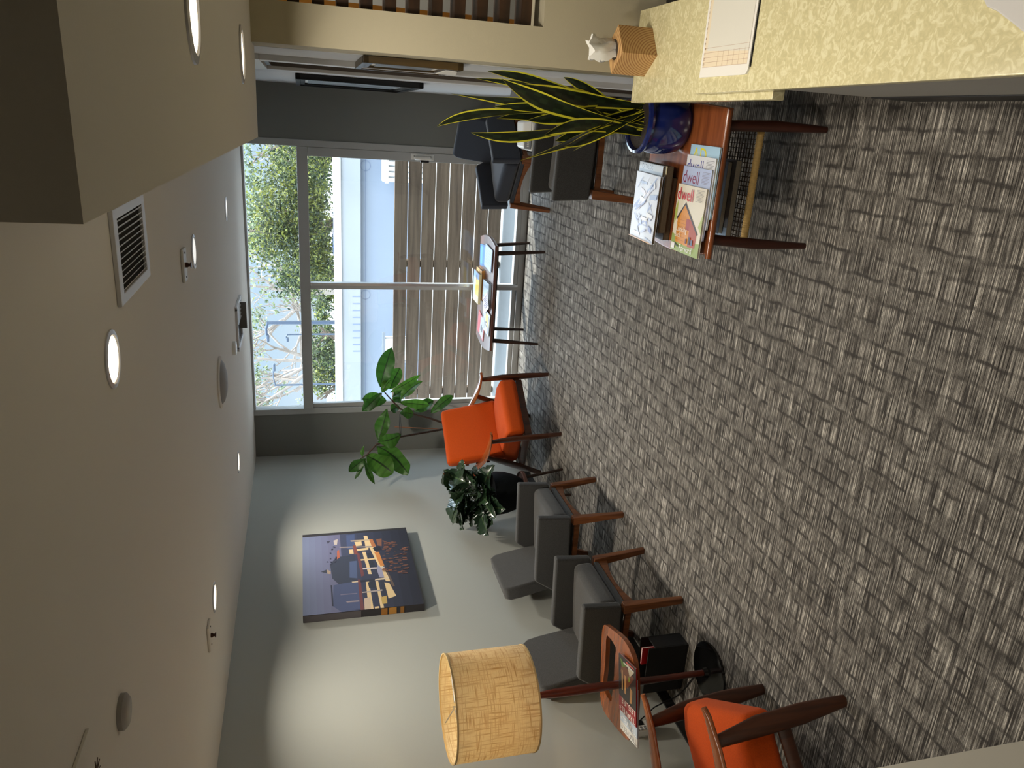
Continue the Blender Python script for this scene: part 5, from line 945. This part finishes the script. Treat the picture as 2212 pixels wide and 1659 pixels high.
mb.build('slats', ub); mb = MB(); mb.box((0, -.17, .1), (.66, .02, .06), paper); mb.box((0, -.17, .76), (.66, .02, .06), paper); mb.box((0, .0, .42), (.62, .3, .8), MATS['wall_cap']); mb.build('box', ub)
sg = thing('white_panel', 'white board on a grey rail standing beyond the fence at the left', 'panel', (-4.05, 13.3, GZ))
MB().box((0, 0, .48), (.5, .03, .60), paper, .004).build('board', sg)
mb = MB(); mb.box((.02, -.03, .80), (.62, .03, .05), grey_plastic, .004); mb.tube([(-.22, 0, 0), (-.22, 0, .8)], .02, grey_plastic); mb.tube([(.22, 0, 0), (.22, 0, .8)], .02, grey_plastic); mb.build('frame', sg)

pole_m = mat('lamp_post_grey', (74, 84, 98), .5)
def street_lamp(label, x, y, h, r, arm):
    t = thing('street_lamp', label, 'street lamp', (x, y, GZ), 0, 'street lamps')
    MB().tube([(0, 0, 0), (0, 0, h)], [r*1.1, r*.8], pole_m, 10).build('pole', t)
    MB().tube([(0, 0, h-.02), (arm*.4, 0, h+.03), (arm, 0, h+.02)], r*.6, pole_m, 8).build('arm', t)
    MB().box((arm, 0, h-.01), (.26*abs(arm)+.08, .14, .07), pole_m, .02).build('head', t)
street_lamp('thick street lamp post in front of the pale branches', -5.72, 21.5, 3.05-GZ, .06, -.45)
street_lamp('thin lamp post just left of the thick one', -6.35, 22.5, 2.55-GZ, .028, -.15)
street_lamp('thin street lamp with a short arm at the left of the window view', -8.45, 24, 3.02-GZ, .035, .6)
def car(label, x, y, col):
    t = thing('car', label, 'car', (x, y, GZ), R(90))
    cm = mat('car_paint_%d' % col[2], col, .25, coat=.6)
    mb = MB(); pr = [(-2.1, .35), (-2.1, .75), (-1.9, .88), (-.95, .95), (-.3, 1.42), (1.0, 1.45), (1.75, 1.0), (2.1, .92), (2.15, .4)]
    slab(mb, pr, 0, 1.7, cm, .06); mb.build('body', t)
    mb = MB(); slab(mb, [(-.85, .97), (-.28, 1.38), (.95, 1.40), (1.5, 1.02)], 0, 1.715, dark_plastic, .01); mb.build('windows', t)
    for sx in (-1, 1):
        for sy in (-1.3, 1.3): MB().lathe([(0, -.1), (.3, -.1), (.34, -.06), (.34, .06), (.3, .1), (0, .1)], black_vinyl, (sx*.74, sy, .34), 20, Matrix.Rotation(R(90), 4, 'Y')).build('wheel', t)
car('blue car parked beyond the concrete wall under the pale branches', -7.2, 19.0, (60, 110, 180))
car('silver car parked beyond the concrete wall at the left', -10.4, 22.0, (190, 196, 202))
car('dark blue car parked beyond the wall in front of the dense tree', -2.4, 18.8, (50, 70, 120))

folm = leafmat('tree_foliage', .6, .3)
barkp = mat('pale_bark', (146, 134, 124), .85, noise=(3, .15)); barkd = mat('brown_bark', (110, 96, 84), .9, noise=(4, .2))
def leafcloud(mb, c, rad, n, size, cols, rg, clump=14):
    cl = []
    for k in range(clump):
        v = Vector((rg.gauss(0, 1), rg.gauss(0, 1), rg.gauss(0, 1))).normalized()*rg.uniform(.45, 1)
        cl.append((Vector((c[0]+v.x*rad[0]*.8, c[1]+v.y*rad[1]*.8, c[2]+v.z*rad[2]*.8)), rg.uniform(.25, .5)))
    if folm not in mb.mats: mb.mats.append(folm)
    mi = mb.mats.index(folm)
    for k in range(n):
        cc, r_ = rg.choice(cl); v = Vector((rg.gauss(0, .55), rg.gauss(0, .55), rg.gauss(0, .55)))*r_
        p = Vector((cc.x+v.x*rad[0], cc.y+v.y*rad[1], cc.z+v.z*rad[2]))
        a = Vector((rg.gauss(0, 1), rg.gauss(0, 1), rg.gauss(0, 1))).normalized(); b = a.orthogonal().normalized(); b = (b*math.cos(k)+a.cross(b)*math.sin(k))
        s_ = size*rg.uniform(.6, 1.4)
        f = mb.bm.faces.new([mb.bm.verts.new(p-a*s_), mb.bm.verts.new(p+b*s_*.45), mb.bm.verts.new(p+a*s_), mb.bm.verts.new(p-b*s_*.45)])
        f.material_index = mi; col = S(*rg.choice(cols))
        for l in f.loops: l[mb.col] = (*col, 1)
def limbs(mb, p, d, L_, r, depth, rg, m, tips, spread=.5, lift=.1):
    pts = [p]; q = Vector(p); dd = Vector(d)
    for k in range(4):
        dd = (dd+Vector((rg.uniform(-.18, .18), rg.uniform(-.18, .18), rg.uniform(-.12, .16)))).normalized(); q = q+dd*L_/4; pts.append(q.copy())
    mb.tube(pts, [r, r*.92, r*.84, r*.76, r*.66], m, 7)
    if depth == 0: tips.append(pts[-1]); return
    for k in range(rg.choice((2, 2, 3))):
        nd = (dd+Vector((rg.uniform(-1, 1)*spread*1.3, rg.uniform(-1, 1)*spread, rg.uniform(-.6, .9)*spread+lift))).normalized()
        limbs(mb, pts[rg.choice((2, 3, 4))], nd, L_*rg.uniform(.62, .85), r*.6, depth-1, rg, m, tips, spread, lift)
GREEN = [(122, 126, 52), (98, 106, 50), (70, 82, 46), (50, 62, 40), (40, 50, 36), (140, 142, 74), (80, 90, 62)]
DARK = [(60, 74, 46), (44, 58, 38), (84, 98, 58), (34, 46, 32), (110, 122, 70)]
def tree(label, x, y, h, crown, n, size, cols, seed, bark_=barkd, cl=16):
    rg = random.Random(seed); t = thing('tree', label, 'tree', (x, y, GZ), 0, 'trees beyond the concrete wall'); tips = []
    mb = MB(); limbs(mb, Vector((0, 0, 0)), Vector((0, 0, 1)), h*.45, .13, 3, rg, bark_, tips, .6, .25); mb.build('trunk', t)
    mb = MB()
    for c, rad, k in crown: leafcloud(mb, c, rad, int(n*k), size, cols, rg, cl)
    mb.build('foliage', t)
tree('large dense green tree filling the right of the window view', -2.9, 23, 3.6, [((.3, 0, 2.8), (2.1, 1.6, 1.5), 1.0), ((1.2, -.3, 1.9), (1.3, 1.2, .8), .45), ((-1.1, 0, 1.9), (1.2, 1.2, .9), .45)], 9500, .052, GREEN, 3)
tree('darker tree crown behind the large dense tree at the right edge', -1.7, 32, 4.0, [((0, 0, 2.2), (2.2, 1.5, 1.3), 1.0)], 4200, .09, DARK, 4)
tree('dark bushy tree left of the dense tree', -5.9, 28.5, 3.0, [((.2, 0, 2.1), (1.3, 1.1, 1.15), 1.0)], 3400, .065, DARK, 5)
tree('tall open tree with pale branches whose top crosses the upper right of the window', -2.2, 37, 6.0, [((.2, 0, 5.2), (2.8, 1.5, 1.0), .7), ((-2.4, 0, 4.4), (2.2, 1.5, 1.0), .5)], 2600, .10, [(150, 164, 130), (120, 136, 100), (176, 184, 150), (96, 112, 80)], 6, barkp)
tree('small bright green shrub tree by the lamp posts', -9.2, 27, 1.7, [((0, 0, 1.5), (1.0, .8, .7), 1.0)], 2200, .06, GREEN, 7)
tree('dark round shrub tree beside the blue car', -7.7, 26, 1.7, [((0, 0, 1.6), (.8, .8, .7), 1.0)], 2000, .06, DARK, 9)
# pale-branched trees on the left
def pale(label, x, y, k, seed, dirs, depth):
    rg = random.Random(seed); t = thing('tree', label, 'tree', (x, y, GZ), 0, 'trees beyond the concrete wall'); tips = []
    mb = MB(); limbs(mb, Vector((.1, 0, 0)), Vector((-.1, 0, 1)), 1.5*k, .16*k, 0, rg, barkp, tips)
    for d in dirs: limbs(mb, Vector((-.1*k, 0, 1.2*k)), Vector(d).normalized(), 1.45*k, .075*k, depth, rg, barkp, tips, .66, .05)
    mb.build('trunk', t); mb = MB()
    for p in tips:
        if rg.random() < .4: leafcloud(mb, p, (.36*k, .36*k, .26*k), 24, .06*k, [(130, 140, 104), (104, 118, 80), (150, 158, 124), (76, 90, 60)], rg, 3)
    mb.build('foliage', t)
pale('wide tree with bare pale branches spreading across the left of the window view', -10.6, 33.5, 1.3, 17, ((-.9, 0, .75), (-.35, .1, 1), (.55, 0, .8), (.95, -.1, .5), (-1, .1, .38), (.2, .2, 1), (1, .1, .25)), 4)
pale('second pale branched tree between the lamp posts and the dense tree', -9.4, 41.5, 1.6, 23, ((-.7, 0, .8), (.1, .1, 1), (.7, 0, .7), (1, -.1, .3), (-1, .1, .3)), 4)
# distant roofs and a hedge line that close the view under the crowns
hd = MB(); rg = random.Random(30)
for k in range(16): leafcloud(hd, (-14+1.1*k, 50+rg.uniform(-2, 2), .9), (1.2, .8, .9), 420, .13, DARK+GREEN[:2], rg, 6)
o = tag(hd.build('hedge'), 'low line of distant greenery behind the trees', 'hedge', None, 'stuff')

# ------------------------------------------------------------------ sky, sun and lamps
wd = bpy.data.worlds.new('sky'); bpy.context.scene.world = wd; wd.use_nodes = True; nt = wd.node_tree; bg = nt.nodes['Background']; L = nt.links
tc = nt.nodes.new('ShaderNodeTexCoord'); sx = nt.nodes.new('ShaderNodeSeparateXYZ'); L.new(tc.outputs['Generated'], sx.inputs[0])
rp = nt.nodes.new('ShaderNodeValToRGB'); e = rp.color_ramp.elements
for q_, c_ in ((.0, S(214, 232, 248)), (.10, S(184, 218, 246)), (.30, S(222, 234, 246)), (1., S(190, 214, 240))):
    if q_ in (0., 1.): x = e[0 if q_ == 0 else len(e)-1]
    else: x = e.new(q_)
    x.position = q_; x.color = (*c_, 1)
st = nt.nodes.new('ShaderNodeMapRange'); st.inputs['From Min'].default_value = .06; st.inputs['From Max'].default_value = .30; st.inputs['To Min'].default_value = 1.25; st.inputs['To Max'].default_value = 8.5   # dim visible horizon, sky overhead made brighter to light the room
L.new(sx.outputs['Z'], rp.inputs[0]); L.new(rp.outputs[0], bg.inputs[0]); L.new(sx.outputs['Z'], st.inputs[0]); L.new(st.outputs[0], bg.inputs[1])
def sun(az, el, strength):
    l = bpy.data.lights.new('sun', 'SUN'); l.energy = strength; l.angle = R(.55); l.color = (1, .95, .86)
    o = bpy.data.objects.new('sun', l); C.objects.link(o); d = Vector((az[0]*math.cos(el), az[1]*math.cos(el), math.sin(el)))
    o.rotation_euler = (-d).to_track_quat('-Z', 'Y').to_euler(); o.location = (4, 10, 8)
sun((.875, .485), R(50), 12.0)
def area(name, x, y, z, w, size=.11, spread=150, col=(1, .91, .77)):
    l = bpy.data.lights.new(name, 'AREA'); l.shape = 'DISK'; l.size = size; l.energy = w; l.spread = R(spread); l.color = col
    o = bpy.data.objects.new(name, l); C.objects.link(o); o.location = (x, y, z)
for k, (x, y, w) in enumerate(((-.642, 2.056, 9), (-.649, 3.695, 4), (-.655, 5.341, 4), (-2.377, 5.15, 20), (-2.368, 3.519, 19), (-2.36, 1.88, 2))): area('downlight_beam', x, y, H-.012, w)  # the last one is unseen and has no downlight fixture
for x, y, w in ((.128, 1.36, 6.5), (.128, 2.44, 6.5)): area('soffit_beam', x, y, SZ-.012, w, size=.14, spread=155)
area('downlight_beam', -.642, .416, H-.012, 2.5, spread=110)  # added out of view to brighten the near left wall end
area('backroom_beam', .9, 3.62, 2.44, 12)
l = bpy.data.lights.new('lamp_bulb', 'POINT'); l.energy = 9; l.color = (1, .80, .50); l.shadow_soft_size = .035
o = bpy.data.objects.new('lamp_bulb', l); C.objects.link(o); o.location = (LX, LY, 1.20)
s = bpy.context.scene; s.view_settings.view_transform = 'Standard'; s.view_settings.look = 'None'; s.view_settings.exposure = 0; s.view_settings.gamma = 1; s.view_settings.use_curve_mapping = False
s.cycles.max_bounces = 10; s.cycles.diffuse_bounces = 6; s.cycles.transparent_max_bounces = 16; s.cycles.use_denoising = True
